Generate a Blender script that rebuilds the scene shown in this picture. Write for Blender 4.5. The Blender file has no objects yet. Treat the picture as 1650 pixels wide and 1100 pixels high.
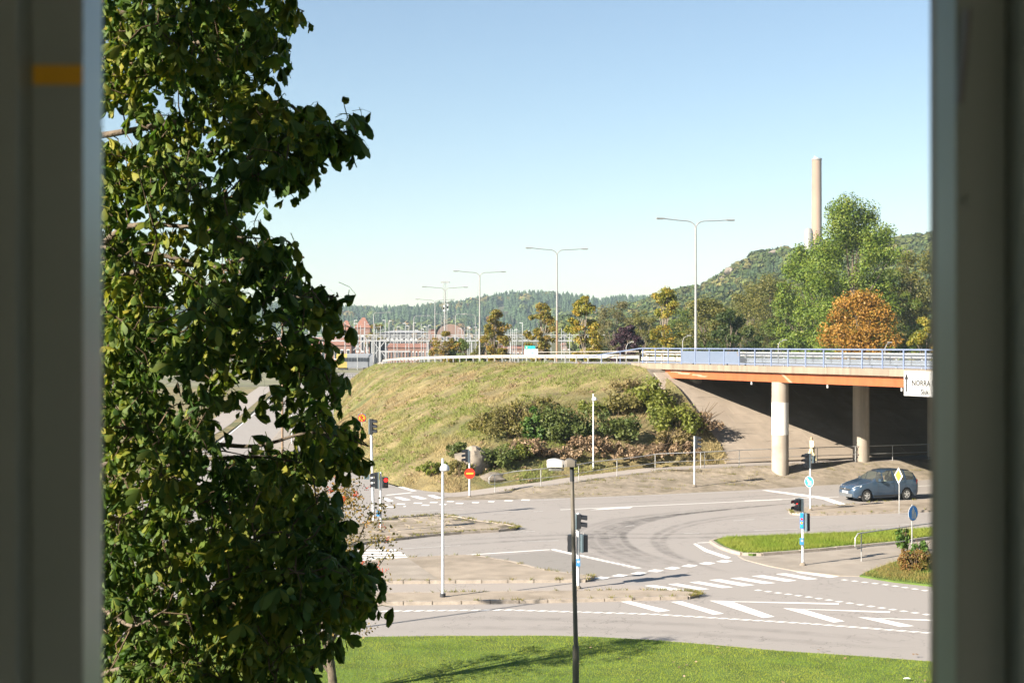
import bpy, math, random
import numpy as np
from mathutils import Vector, Matrix
from mathutils.bvhtree import BVHTree

R = math.radians
rnd = random.Random(7)
nrg = np.random.default_rng(7)
scene = bpy.context.scene
col = scene.collection

# ------------------------------------------------------------------ camera
F, CX, HY, H = 2290.0, 825.0, 555.0, 9.0       # focal length and horizon in photo pixels, eye height in m
cam_d = bpy.data.cameras.new('camera'); cam = bpy.data.objects.new('camera', cam_d); col.objects.link(cam)
cam.location = (0, 0, H); cam.rotation_euler = (R(90), 0, 0)
cam_d.sensor_width = 36.0; cam_d.lens = 36.0 * F / 1650.0
cam_d.shift_y = (HY - 550.0) / 1650.0
cam_d.clip_start = 0.05; cam_d.clip_end = 9000
cam_d.dof.use_dof = True; cam_d.dof.focus_distance = 80.0; cam_d.dof.aperture_fstop = 6.5
scene.camera = cam

# ------------------------------------------------------------------ sky, sun, exposure
SUN_EL = R(27.0)
SH = Vector((0.80, 0.60))                        # ground direction the shadows fall in
world = bpy.data.worlds.new('World'); scene.world = world; world.use_nodes = True
nt = world.node_tree; bg = nt.nodes['Background']
sky = nt.nodes.new('ShaderNodeTexSky'); sky.sky_type = 'NISHITA'; sky.sun_disc = False
sky.sun_elevation = SUN_EL
# sky rotation: 0 puts the sun at +Y, growing clockwise seen from above
sky.sun_rotation = math.atan2(-SH.x, -SH.y)
sky.altitude = 0; sky.air_density = 1.0; sky.dust_density = 0.0; sky.ozone_density = 1.0
nt.links.new(sky.outputs[0], bg.inputs[0]); bg.inputs[1].default_value = 0.0455
sun_d = bpy.data.lights.new('sun', 'SUN'); sun = bpy.data.objects.new('sun', sun_d); col.objects.link(sun)
sun_d.energy = 5.0; sun_d.angle = R(0.53); sun_d.color = (1.0, 0.905, 0.77)
ldir = Vector((SH.x * math.cos(SUN_EL), SH.y * math.cos(SUN_EL), -math.sin(SUN_EL)))
sun.rotation_euler = ldir.to_track_quat('-Z', 'Y').to_euler()
sun.location = (-60, -45, 60)
vs = scene.view_settings
vs.view_transform = 'Standard'; vs.look = 'None'; vs.exposure = 1.76; vs.gamma = 1.0; vs.use_curve_mapping = False
cy = scene.cycles
cy.use_denoising = True
cy.max_bounces = 8; cy.transparent_max_bounces = 12; cy.volume_bounces = 0
cy.use_light_tree = False
cy.sample_clamp_indirect = 6.0

# ------------------------------------------------------------------ pixel helpers (a pixel is a direction; the ground gives the distance)
def G(px, py, z=0.0):
    s = (py - HY) / (H - z); return Vector(((px - CX) / s, F / s, z))
def A(px, py, D):
    return Vector(((px - CX) * D / F, D, H - (py - HY) * D / F))

# ------------------------------------------------------------------ materials
def _nodes(name):
    m = bpy.data.materials.new(name); m.use_nodes = True
    n = m.node_tree.nodes; l = m.node_tree.links
    return m, n, l, n['Principled BSDF']
def ramp(n, stops):
    r = n.new('ShaderNodeValToRGB'); e = r.color_ramp.elements
    while len(e) > len(stops): e.remove(e[-1])
    while len(e) < len(stops): e.new(0.5)
    for q, (p, c) in zip(e, stops): q.position = p; q.color = (*c, 1)
    return r
def c3(c, k): return tuple(min(1.0, max(0.0, x * k)) for x in c)
def mat(name, c, rough=0.6, var=0.15, scale=3.0, bump=0.0, bscale=30.0, metal=0.0, spec=0.4, stain=None, stain_scale=0.5, fine=0.0, fscale=60.0, coat=0.0, streak=0.0):
    """plain paint / concrete / metal with noise variation, optional stains and fine relief"""
    m, n, l, b = _nodes(name)
    b.inputs['Roughness'].default_value = rough; b.inputs['Metallic'].default_value = metal
    b.inputs['Specular IOR Level'].default_value = spec
    if coat: b.inputs['Coat Weight'].default_value = coat; b.inputs['Coat Roughness'].default_value = 0.05
    g = n.new('ShaderNodeNewGeometry')
    t = n.new('ShaderNodeTexNoise'); t.inputs['Scale'].default_value = scale; t.inputs['Detail'].default_value = 6
    l.new(g.outputs['Position'], t.inputs['Vector'])
    r = ramp(n, [(0.3, c3(c, 1 - var)), (0.7, c3(c, 1 + var))]); l.new(t.outputs[0], r.inputs[0])
    out = r.outputs[0]
    if streak:
        mpz = n.new('ShaderNodeMapping'); mpz.inputs['Scale'].default_value = (3.0, 3.0, 0.22); l.new(g.outputs['Position'], mpz.inputs[0])
        ts = n.new('ShaderNodeTexNoise'); ts.inputs['Scale'].default_value = 1.0; ts.inputs['Detail'].default_value = 6; l.new(mpz.outputs[0], ts.inputs['Vector'])
        rs_ = ramp(n, [(0.42, (1, 1, 1)), (0.72, (1 - streak,) * 3)]); l.new(ts.outputs[0], rs_.inputs[0])
        mx = n.new('ShaderNodeMix'); mx.data_type = 'RGBA'; mx.blend_type = 'MULTIPLY'; mx.inputs[0].default_value = 1
        l.new(out, mx.inputs[6]); l.new(rs_.outputs[0], mx.inputs[7]); out = mx.outputs[2]
    if stain:
        t2 = n.new('ShaderNodeTexNoise'); t2.inputs['Scale'].default_value = stain_scale; t2.inputs['Detail'].default_value = 8; t2.inputs['Roughness'].default_value = 0.65
        l.new(g.outputs['Position'], t2.inputs['Vector'])
        r2 = ramp(n, [(0.48, (0, 0, 0)), (0.68, (1, 1, 1))]); l.new(t2.outputs[0], r2.inputs[0])
        mx = n.new('ShaderNodeMix'); mx.data_type = 'RGBA'
        l.new(r2.outputs[0], mx.inputs[0]); l.new(out, mx.inputs[6]); mx.inputs[7].default_value = (*stain, 1)
        out = mx.outputs[2]
    if fine:
        t3 = n.new('ShaderNodeTexNoise'); t3.inputs['Scale'].default_value = fscale; t3.inputs['Detail'].default_value = 2
        l.new(g.outputs['Position'], t3.inputs['Vector'])
        r3 = ramp(n, [(0.25, (1 - fine,) * 3), (0.75, (1, 1, 1))]); l.new(t3.outputs[0], r3.inputs[0])
        mx = n.new('ShaderNodeMix'); mx.data_type = 'RGBA'; mx.blend_type = 'MULTIPLY'; mx.inputs[0].default_value = 1
        l.new(out, mx.inputs[6]); l.new(r3.outputs[0], mx.inputs[7]); out = mx.outputs[2]
    l.new(out, b.inputs['Base Color'])
    if bump:
        tb = n.new('ShaderNodeTexNoise'); tb.inputs['Scale'].default_value = bscale; tb.inputs['Detail'].default_value = 5
        l.new(g.outputs['Position'], tb.inputs['Vector'])
        bn = n.new('ShaderNodeBump'); bn.inputs['Strength'].default_value = bump; bn.inputs['Distance'].default_value = 0.02
        l.new(tb.outputs[0], bn.inputs['Height']); l.new(bn.outputs[0], b.inputs['Normal'])
    return m
def leaf_mat(name, cols, trans=0.35, rough=0.55, nscale=0.6, spec=0.35):
    """foliage: one random tone per leaf mixed with patches, part of the light passing through"""
    m, n, l, b = _nodes(name)
    g = n.new('ShaderNodeNewGeometry')
    t = n.new('ShaderNodeTexNoise'); t.inputs['Scale'].default_value = nscale; t.inputs['Detail'].default_value = 4
    l.new(g.outputs['Position'], t.inputs['Vector'])
    mth = n.new('ShaderNodeMath'); mth.operation = 'MULTIPLY_ADD'; mth.inputs[1].default_value = 0.55
    l.new(g.outputs['Random Per Island'], mth.inputs[0])
    m2 = n.new('ShaderNodeMath'); m2.operation = 'MULTIPLY_ADD'; m2.inputs[1].default_value = 1.5; m2.inputs[2].default_value = -0.52
    l.new(t.outputs[0], m2.inputs[0]); l.new(m2.outputs[0], mth.inputs[2])
    k = len(cols); r = ramp(n, [(i / max(1, k - 1), c) for i, c in enumerate(cols)])
    l.new(mth.outputs[0], r.inputs[0]); l.new(r.outputs[0], b.inputs['Base Color'])
    b.inputs['Roughness'].default_value = rough; b.inputs['Specular IOR Level'].default_value = spec
    tr = n.new('ShaderNodeBsdfTranslucent')
    gm = n.new('ShaderNodeMix'); gm.data_type = 'RGBA'; gm.blend_type = 'MULTIPLY'; gm.inputs[0].default_value = 1; gm.inputs[7].default_value = (1.0, 1.15, 0.55, 1)
    l.new(r.outputs[0], gm.inputs[6]); l.new(gm.outputs[2], tr.inputs[0])
    ms = n.new('ShaderNodeMixShader'); ms.inputs[0].default_value = trans
    l.new(b.outputs[0], ms.inputs[1]); l.new(tr.outputs[0], ms.inputs[2])
    l.new(ms.outputs[0], n['Material Output'].inputs['Surface'])
    return m
def attr_leaf_mat(name, trans=0.3, rough=0.7):
    """blades coloured by their own colour attribute"""
    m, n, l, b = _nodes(name)
    a = n.new('ShaderNodeAttribute'); a.attribute_name = 'tint'
    g = n.new('ShaderNodeNewGeometry'); hv = n.new('ShaderNodeHueSaturation')
    mr = n.new('ShaderNodeMapRange'); mr.inputs['To Min'].default_value = 0.75; mr.inputs['To Max'].default_value = 1.25
    l.new(g.outputs['Random Per Island'], mr.inputs['Value']); l.new(mr.outputs[0], hv.inputs['Value'])
    l.new(a.outputs['Color'], hv.inputs['Color']); l.new(hv.outputs[0], b.inputs['Base Color'])
    b.inputs['Roughness'].default_value = rough; b.inputs['Specular IOR Level'].default_value = 0.2
    tr = n.new('ShaderNodeBsdfTranslucent'); l.new(hv.outputs[0], tr.inputs[0])
    ms = n.new('ShaderNodeMixShader'); ms.inputs[0].default_value = trans
    l.new(b.outputs[0], ms.inputs[1]); l.new(tr.outputs[0], ms.inputs[2])
    l.new(ms.outputs[0], n['Material Output'].inputs['Surface'])
    return m
def glass_mat(name, tint=(0.6, 0.65, 0.7), alpha=0.5):
    m, n, l, b = _nodes(name)
    b.inputs['Base Color'].default_value = (*c3(tint, 0.25), 1); b.inputs['Roughness'].default_value = 0.04
    t = n.new('ShaderNodeBsdfTransparent'); t.inputs[0].default_value = (*tint, 1)
    ms = n.new('ShaderNodeMixShader'); ms.inputs[0].default_value = alpha
    l.new(t.outputs[0], ms.inputs[1]); l.new(b.outputs[0], ms.inputs[2]); l.new(ms.outputs[0], n['Material Output'].inputs['Surface'])
    return m
def lamp_mat(name, c, e):
    m, n, l, b = _nodes(name)
    b.inputs['Base Color'].default_value = (*c, 1); b.inputs['Roughness'].default_value = 0.3
    b.inputs['Emission Color'].default_value = (*c, 1); b.inputs['Emission Strength'].default_value = e
    return m
def asphalt_mat(name, c, var=0.30, alpha_noise=False):
    m, n, l, b = _nodes(name)
    b.inputs['Roughness'].default_value = 0.85; b.inputs['Specular IOR Level'].default_value = 0.25
    g = n.new('ShaderNodeNewGeometry')
    mp = n.new('ShaderNodeMapping'); mp.inputs['Rotation'].default_value = (0, 0, R(-24)); mp.inputs['Scale'].default_value = (0.12, 0.9, 1)
    l.new(g.outputs['Position'], mp.inputs[0])
    t1 = n.new('ShaderNodeTexNoise'); t1.inputs['Scale'].default_value = 1.0; t1.inputs['Detail'].default_value = 7; t1.inputs['Roughness'].default_value = 0.6
    l.new(mp.outputs[0], t1.inputs['Vector'])
    t2 = n.new('ShaderNodeTexNoise'); t2.inputs['Scale'].default_value = 0.18; t2.inputs['Detail'].default_value = 6
    l.new(g.outputs['Position'], t2.inputs['Vector'])
    t3 = n.new('ShaderNodeTexNoise'); t3.inputs['Scale'].default_value = 28; t3.inputs['Detail'].default_value = 2
    l.new(g.outputs['Position'], t3.inputs['Vector'])
    ad = n.new('ShaderNodeMath'); ad.operation = 'MULTIPLY_ADD'; ad.inputs[1].default_value = 0.6
    l.new(t2.outputs[0], ad.inputs[0])
    a2 = n.new('ShaderNodeMath'); a2.operation = 'MULTIPLY_ADD'; a2.inputs[1].default_value = 0.5
    l.new(t1.outputs[0], a2.inputs[0]); l.new(ad.outputs[0], a2.inputs[2])
    a3 = n.new('ShaderNodeMath'); a3.operation = 'MULTIPLY_ADD'; a3.inputs[1].default_value = 0.35
    l.new(t3.outputs[0], a3.inputs[0]); l.new(a2.outputs[0], a3.inputs[2])
    r = ramp(n, [(0.45, c3(c, 1 - var)), (0.75, c), (0.98, c3(c, 1 + var * 0.8))]); l.new(a3.outputs[0], r.inputs[0])
    # hairline cracks
    v = n.new('ShaderNodeTexVoronoi'); v.feature = 'DISTANCE_TO_EDGE'; v.inputs['Scale'].default_value = 0.22
    wn = n.new('ShaderNodeTexNoise'); wn.inputs['Scale'].default_value = 0.8; wn.inputs['Detail'].default_value = 5
    l.new(g.outputs['Position'], wn.inputs['Vector'])
    vm = n.new('ShaderNodeMix'); vm.data_type = 'VECTOR'; vm.inputs[0].default_value = 0.35
    sc = n.new('ShaderNodeVectorMath'); sc.operation = 'SCALE'; sc.inputs['Scale'].default_value = 6.0
    l.new(wn.outputs['Color'], sc.inputs[0])
    av = n.new('ShaderNodeVectorMath'); av.operation = 'ADD'; l.new(g.outputs['Position'], av.inputs[0]); l.new(sc.outputs[0], av.inputs[1])
    l.new(av.outputs[0], v.inputs['Vector'])
    rc = ramp(n, [(0.0, (0.55,) * 3), (0.008, (1, 1, 1))]); l.new(v.outputs['Distance'], rc.inputs[0])
    mx = n.new('ShaderNodeMix'); mx.data_type = 'RGBA'; mx.blend_type = 'MULTIPLY'; mx.inputs[0].default_value = 1
    l.new(r.outputs[0], mx.inputs[6]); l.new(rc.outputs[0], mx.inputs[7]); l.new(mx.outputs[2], b.inputs['Base Color'])
    bn = n.new('ShaderNodeBump'); bn.inputs['Strength'].default_value = 0.25; bn.inputs['Distance'].default_value = 0.01
    l.new(t3.outputs[0], bn.inputs['Height']); l.new(bn.outputs[0], b.inputs['Normal'])
    return m
def worn_paint(name, c, under, wear=0.5):
    """road paint with worn specks of the asphalt showing through"""
    m, n, l, b = _nodes(name)
    b.inputs['Roughness'].default_value = 0.7
    g = n.new('ShaderNodeNewGeometry')
    t = n.new('ShaderNodeTexNoise'); t.inputs['Scale'].default_value = 9; t.inputs['Detail'].default_value = 8; t.inputs['Roughness'].default_value = 0.75
    l.new(g.outputs['Position'], t.inputs['Vector'])
    r = ramp(n, [(wear - 0.14, under), (wear + 0.02, c3(c, 0.9)), (0.8, c)]); l.new(t.outputs[0], r.inputs[0])
    l.new(r.outputs[0], b.inputs['Base Color'])
    return m
def tyre_mat(name):
    """rubber worn into the asphalt: broken up, partly see-through"""
    m, n, l, b = _nodes(name)
    b.inputs['Base Color'].default_value = (0.05, 0.047, 0.045, 1); b.inputs['Roughness'].default_value = 0.8
    g = n.new('ShaderNodeNewGeometry')
    t = n.new('ShaderNodeTexNoise'); t.inputs['Scale'].default_value = 1.6; t.inputs['Detail'].default_value = 8
    l.new(g.outputs['Position'], t.inputs['Vector'])
    uv = n.new('ShaderNodeAttribute'); uv.attribute_name = 'fade'
    r = ramp(n, [(0.3, (0.02,) * 3), (0.75, (0.42,) * 3)]); l.new(t.outputs[0], r.inputs[0])
    mu = n.new('ShaderNodeMath'); mu.operation = 'MULTIPLY'; l.new(r.outputs[0], mu.inputs[0]); l.new(uv.outputs['Fac'], mu.inputs[1])
    tp = n.new('ShaderNodeBsdfTransparent'); ms = n.new('ShaderNodeMixShader')
    l.new(mu.outputs[0], ms.inputs[0]); l.new(tp.outputs[0], ms.inputs[1]); l.new(b.outputs[0], ms.inputs[2])
    l.new(ms.outputs[0], n['Material Output'].inputs['Surface'])
    return m

ASPH = (0.225, 0.207, 0.192)
M = {}
M['asphalt'] = asphalt_mat('asphalt', ASPH)
M['asphalt_dark'] = asphalt_mat('asphalt_patch', (0.185, 0.172, 0.158))
M['path'] = asphalt_mat('path_asphalt', (0.27, 0.24, 0.215), 0.16)
M['paint'] = worn_paint('road_paint', (0.80, 0.79, 0.76), (0.30, 0.28, 0.26), 0.42)
M['paint_faint'] = worn_paint('road_paint_faint', (0.48, 0.46, 0.44), ASPH, 0.5)
M['tyre_mark'] = tyre_mat('tyre_mark')
M['slab'] = mat('paving_concrete', (0.33, 0.275, 0.215), 0.85, 0.16, 1.2, 0.3, 40, stain=(0.20, 0.165, 0.12), stain_scale=0.35, fine=0.25)
M['slope_slab'] = mat('slope_slab_concrete', (0.33, 0.275, 0.22), 0.9, 0.16, 1.2, 0.3, 40, stain=(0.25, 0.205, 0.16), stain_scale=0.3, fine=0.25)
M['kerb'] = mat('kerb_granite', (0.36, 0.31, 0.26), 0.8, 0.2, 4, 0.3, 40, fine=0.3)
M['joint'] = mat('joint_soil', (0.10, 0.085, 0.06), 0.95, 0.3, 8)
M['pavement'] = mat('pavement_concrete', (0.31, 0.27, 0.225), 0.85, 0.13, 0.9, 0.2, 40, stain=(0.24, 0.205, 0.165), stain_scale=0.5, fine=0.2)
M['bank'] = mat('bank_gravel', (0.28, 0.235, 0.18), 0.95, 0.25, 2.5, 0.6, 25, stain=(0.155, 0.13, 0.085), stain_scale=0.6, fine=0.35, fscale=20)
M['lawn'] = mat('lawn_soil', (0.075, 0.12, 0.02), 0.95, 0.35, 1.2, 0.4, 60)
M['hill'] = mat('hill_turf', (0.24, 0.19, 0.085), 0.95, 0.4, 0.5, 0.5, 20, stain=(0.085, 0.11, 0.03), stain_scale=0.12, fine=0.5, fscale=8)
M['ground'] = mat('ground', (0.16, 0.15, 0.09), 0.95, 0.35, 0.05, stain=(0.09, 0.11, 0.035), stain_scale=0.02)
M['town'] = mat('town_ground', (0.25, 0.22, 0.19), 0.95, 0.3, 0.05)
M['concrete'] = mat('bridge_concrete', (0.27, 0.22, 0.165), 0.85, 0.12, 1.0, 0.2, 20, stain=(0.20, 0.165, 0.125), stain_scale=0.5, fine=0.15, streak=0.35)
M['column'] = mat('column_concrete', (0.37, 0.32, 0.26), 0.85, 0.1, 1.2, 0.15, 20, stain=(0.30, 0.25, 0.20), stain_scale=0.7, fine=0.15, streak=0.35)
M['white_paint'] = mat('column_white_paint', (0.60, 0.58, 0.55), 0.7, 0.05, 2)
M['orange'] = mat('orange_girder', (0.40, 0.105, 0.038), 0.55, 0.10, 1.0, stain=(0.34, 0.095, 0.04), stain_scale=0.8, fine=0.12, streak=0.22)
M['orange_worn'] = mat('orange_primer', (0.46, 0.24, 0.16), 0.7, 0.2, 2)
M['soffit'] = mat('soffit_shade_concrete', (0.05, 0.047, 0.043), 0.9, 0.2, 0.6)  # underside toned darker than other concrete to deepen the shade under the bridge
M['rail_blue'] = mat('rail_blue_grey', (0.15, 0.19, 0.29), 0.45, 0.1, 3)
M['panel_blue'] = mat('panel_blue_grey', (0.125, 0.155, 0.215), 0.5, 0.06, 1.2, stain=(0.105, 0.135, 0.19), stain_scale=0.6)
M['panel_glass'] = glass_mat('panel_clear', (0.84, 0.89, 0.96), 0.16)
M['galv'] = mat('galvanised_steel', (0.34, 0.34, 0.335), 0.45, 0.15, 4, metal=0.3)
M['guard'] = mat('guard_rail_steel', (0.42, 0.38, 0.33), 0.5, 0.12, 2)
M['white_metal'] = mat('white_metal', (0.50, 0.51, 0.52), 0.4, 0.05, 3)
M['pole_brown'] = mat('pole_brown', (0.20, 0.135, 0.085), 0.6, 0.2, 3)
M['pole_grey'] = mat('pole_grey', (0.24, 0.24, 0.235), 0.5, 0.1, 2)
M['lamp_pole'] = mat('lamp_pole_weathered', (0.14, 0.125, 0.105), 0.55, 0.15, 4, metal=0.2)
M['lamp_pole_dark'] = mat('lamp_pole_dark', (0.035, 0.037, 0.042), 0.5, 0.15, 4)
M['lamp_head'] = mat('lamp_head', (0.46, 0.43, 0.40), 0.45, 0.1, 6)
M['lamp_glass'] = glass_mat('lamp_glass', (0.8, 0.8, 0.78), 0.55)
M['signal'] = mat('signal_black', (0.012, 0.014, 0.018), 0.45, 0.2, 6)
M['signal_back'] = mat('signal_back_grey', (0.085, 0.12, 0.14), 0.5, 0.15, 4)
M['lens_off'] = mat('signal_lens_off', (0.02, 0.016, 0.014), 0.15, 0.1, 5)
M['red_lit'] = lamp_mat('red_lamp_lit', (0.9, 0.02, 0.015), 0.55)
M['sign_blue'] = mat('sign_blue', (0.025, 0.25, 0.72), 0.4, 0.04, 2)
M['sign_white'] = mat('sign_white', (0.55, 0.55, 0.54), 0.45, 0.03, 2)
M['sign_red'] = mat('sign_red', (0.75, 0.045, 0.02), 0.4, 0.05, 2)
M['sign_yellow'] = mat('sign_yellow', (0.82, 0.55, 0.05), 0.4, 0.05, 2)
M['sign_orange'] = mat('sign_orange', (0.85, 0.32, 0.02), 0.4, 0.05, 2)
M['sign_black'] = mat('sign_black', (0.015, 0.015, 0.015), 0.5, 0.1, 2)
M['sign_teal'] = mat('sign_teal', (0.02, 0.36, 0.38), 0.45, 0.05, 2)
M['sign_green'] = mat('sign_green', (0.02, 0.42, 0.25), 0.45, 0.05, 2)
M['box_blue'] = mat('button_box_blue', (0.04, 0.20, 0.42), 0.5, 0.1, 4)
M['bark'] = mat('bark', (0.12, 0.095, 0.07), 0.95, 0.4, 8, 0.8, 30)
M['bark_light'] = mat('bark_light', (0.23, 0.19, 0.15), 0.95, 0.35, 8, 0.6, 30)
M['twig'] = mat('twig', (0.10, 0.07, 0.04), 0.9, 0.3, 20)
M['petiole'] = mat('petiole', (0.22, 0.20, 0.05), 0.7, 0.3, 10)
M['husk'] = mat('chestnut_husk', (0.20, 0.26, 0.045), 0.8, 0.3, 30, 0.8, 160)
M['rock'] = mat('rock', (0.23, 0.195, 0.155), 0.95, 0.3, 1.2, 0.8, 6, stain=(0.17, 0.15, 0.12), stain_scale=1.0, fine=0.3, fscale=14)
M['frame'] = mat('window_frame_paint', (0.40, 0.45, 0.41), 0.32, 0.05, 4, spec=0.4)
M['gap_shade'] = mat('window_gap_shade', (0.02, 0.02, 0.018), 0.8, 0.1, 4)  # near-black strips paint the shade of the gaps beside the casement
M['frame_edge'] = mat('outer_bead', (0.34, 0.28, 0.22), 0.5, 0.1, 4)
M['wallplaster'] = mat('interior_plaster', (0.62, 0.60, 0.56), 0.9, 0.05, 1)
M['facade'] = mat('facade_render', (0.45, 0.38, 0.30), 0.9, 0.1, 0.6, 0.2, 30)
M['tape'] = mat('yellow_tape', (0.95, 0.52, 0.03), 0.5, 0.08, 20)
M['brickred'] = mat('red_brick', (0.19, 0.105, 0.08), 0.9, 0.15, 1.0)
M['roofred'] = mat('red_tile', (0.21, 0.10, 0.07), 0.85, 0.15, 0.8)
M['brownwall'] = mat('brown_wall', (0.19, 0.125, 0.10), 0.9, 0.15, 0.5)
M['darkwall'] = mat('dark_wall', (0.05, 0.05, 0.055), 0.8, 0.2, 0.5)
M['greywall'] = mat('grey_wall', (0.28, 0.28, 0.29), 0.8, 0.15, 0.5)
M['window'] = mat('window_pane_dark', (0.03, 0.035, 0.045), 0.1, 0.2, 1)
M['truss'] = mat('white_steel', (0.30, 0.31, 0.32), 0.5, 0.08, 1)
M['train'] = mat('train_body', (0.17, 0.18, 0.20), 0.4, 0.08, 1)
M['train_yellow'] = mat('train_yellow', (0.35, 0.27, 0.07), 0.4, 0.05, 1)
M['chimney'] = mat('chimney_concrete', (0.29, 0.205, 0.15), 0.9, 0.08, 0.06, stain=(0.25, 0.175, 0.13), stain_scale=0.05)
M['silo'] = mat('silo_metal', (0.24, 0.235, 0.22), 0.5, 0.06, 0.1)
M['forest_soil'] = mat('forest_floor', (0.075, 0.075, 0.035), 0.95, 0.3, 0.02)

# ------------------------------------------------------------------ mesh helpers
def woff(o):
    v = Vector((0, 0, 0))
    while o is not None: v = v + Vector(o.location); o = o.parent
    return v
class MB:
    def __init__(s): s.v = []; s.f = []
    def add(s, vs, fs):
        b = len(s.v); s.v += [tuple(x) for x in vs]; s.f += [tuple(b + i for i in f) for f in fs]; return s
    def box(s, c, d, rz=0.0, m=None):
        hx, hy, hz = d[0] / 2, d[1] / 2, d[2] / 2; cs, sn = math.cos(rz), math.sin(rz)
        vs = []
        for x, y, z in ((-1,-1,-1),(1,-1,-1),(1,1,-1),(-1,1,-1),(-1,-1,1),(1,-1,1),(1,1,1),(-1,1,1)):
            X, Y, Z = x * hx, y * hy, z * hz
            p = Vector((X * cs - Y * sn + c[0], X * sn + Y * cs + c[1], Z + c[2]))
            vs.append(m @ p if m else p)
        return s.add(vs, [(0,3,2,1),(4,5,6,7),(0,1,5,4),(1,2,6,5),(2,3,7,6),(3,0,4,7)])
    def bar(s, p0, p1, w, h):
        """box beam between two points, w sideways, h upwards"""
        p0, p1 = Vector(p0), Vector(p1); d = (p1 - p0).normalized()
        up = Vector((0, 0, 1)) if abs(d.z) < 0.95 else Vector((0, 1, 0))
        sd = d.cross(up).normalized(); u = sd.cross(d).normalized()
        vs = [p + sd * (w / 2 * a) + u * (h / 2 * b) for p in (p0, p1) for a, b in ((-1,-1),(1,-1),(1,1),(-1,1))]
        return s.add(vs, [(3,2,1,0),(4,5,6,7),(0,1,5,4),(1,2,6,5),(2,3,7,6),(3,0,4,7)])
    def tube(s, pts, r, n=8, cap=True):
        pts = [Vector(p) for p in pts]; k = len(pts)
        rs = r if isinstance(r, (list, tuple)) else [r] * k
        rings = []; ref = None
        for i, p in enumerate(pts):
            t = (pts[min(k - 1, i + 1)] - pts[max(0, i - 1)]).normalized()
            if ref is None:
                ref = Vector((0, 0, 1)) if abs(t.z) < 0.9 else Vector((1, 0, 0))
            sd = t.cross(ref)
            if sd.length < 1e-4: sd = t.orthogonal()
            sd.normalize(); u = sd.cross(t).normalized(); ref = u
            rings.append([p + (sd * math.cos(2 * math.pi * j / n) + u * math.sin(2 * math.pi * j / n)) * rs[i] for j in range(n)])
        vs = [v for rg in rings for v in rg]; fs = []
        for i in range(k - 1):
            for j in range(n):
                a, b = i * n + j, i * n + (j + 1) % n
                fs.append((a, b, b + n, a + n))
        if cap: fs.append(tuple(range(n - 1, -1, -1))); fs.append(tuple(range((k - 1) * n, k * n)))
        return s.add(vs, fs)
    def lathe(s, prof, n=16, c=(0, 0, 0)):
        return s.tube([(c[0], c[1], c[2] + z) for r, z in prof], [max(r, 1e-4) for r, z in prof], n)
    def prism(s, poly, z0, z1):
        """flat polygon (xy) between two heights; z may be numbers or functions"""
        k = len(poly); f0 = z0 if callable(z0) else (lambda x, y: z0); f1 = z1 if callable(z1) else (lambda x, y: z1)
        ar = sum(poly[i][0] * poly[(i + 1) % k][1] - poly[(i + 1) % k][0] * poly[i][1] for i in range(k))
        if ar < 0: poly = poly[::-1]
        vs = [(p[0], p[1], f0(p[0], p[1])) for p in poly] + [(p[0], p[1], f1(p[0], p[1])) for p in poly]
        fs = [tuple(range(k - 1, -1, -1)), tuple(range(k, 2 * k))] + [(i, (i + 1) % k, k + (i + 1) % k, k + i) for i in range(k)]
        return s.add(vs, fs)
    def sheet(s, poly, z):
        k = len(poly)
        ar = sum(poly[i][0] * poly[(i + 1) % k][1] - poly[(i + 1) % k][0] * poly[i][1] for i in range(k))
        if ar < 0: poly = poly[::-1]
        return s.add([(p[0], p[1], z) for p in poly], [tuple(range(k))])
    def plate(s, poly, th, origin, right, up):
        """outline given in (right, up) metres, extruded th along the normal"""
        right, up = Vector(right).normalized(), Vector(up).normalized(); nn = right.cross(up); o = Vector(origin)
        k = len(poly)
        vs = [o + right * a + up * b for a, b in poly] + [o + right * a + up * b + nn * th for a, b in poly]
        fs = [tuple(range(k - 1, -1, -1)), tuple(range(k, 2 * k))] + [(i, (i + 1) % k, k + (i + 1) % k, k + i) for i in range(k)]
        return s.add(vs, fs)
    def mesh(s, name, smooth=None, off=None):
        me = bpy.data.meshes.new(name)
        v = s.v if off is None else [(p[0] - off[0], p[1] - off[1], p[2] - off[2]) for p in s.v]
        me.from_pydata(v, [], s.f); me.update()
        if smooth:
            me.polygons.foreach_set('use_smooth', [True] * len(me.polygons)); me.set_sharp_from_angle(angle=R(smooth))
        return me
    def build(s, name, m, parent=None, smooth=None, world=False):
        me = s.mesh(name, smooth, woff(parent) if (world and parent) else None)
        return link(name, me, m, parent)
def link(name, me, m=None, parent=None):
    o = bpy.data.objects.new(name, me); col.objects.link(o)
    if m is not None and not me.materials: me.materials.append(M[m] if isinstance(m, str) else m)
    if parent is not None: o.parent = parent
    return o
def tag(o, label=None, cat=None, group=None, kind=None):
    if label: o['label'] = label
    if cat: o['category'] = cat
    if group: o['group'] = group
    if kind: o['kind'] = kind
    return o
def thing(name, label, cat, loc=(0, 0, 0), rz=0.0, group=None):
    o = bpy.data.objects.new(name, None); col.objects.link(o); o.empty_display_size = 0.2
    o.location = loc; o.rotation_euler = (0, 0, rz)
    return tag(o, label, cat, group)
def copy_tree(o, parent=None):
    c = o.copy(); col.objects.link(c); c.parent = parent
    for ch in o.children: copy_tree(ch, c)
    return c
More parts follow.
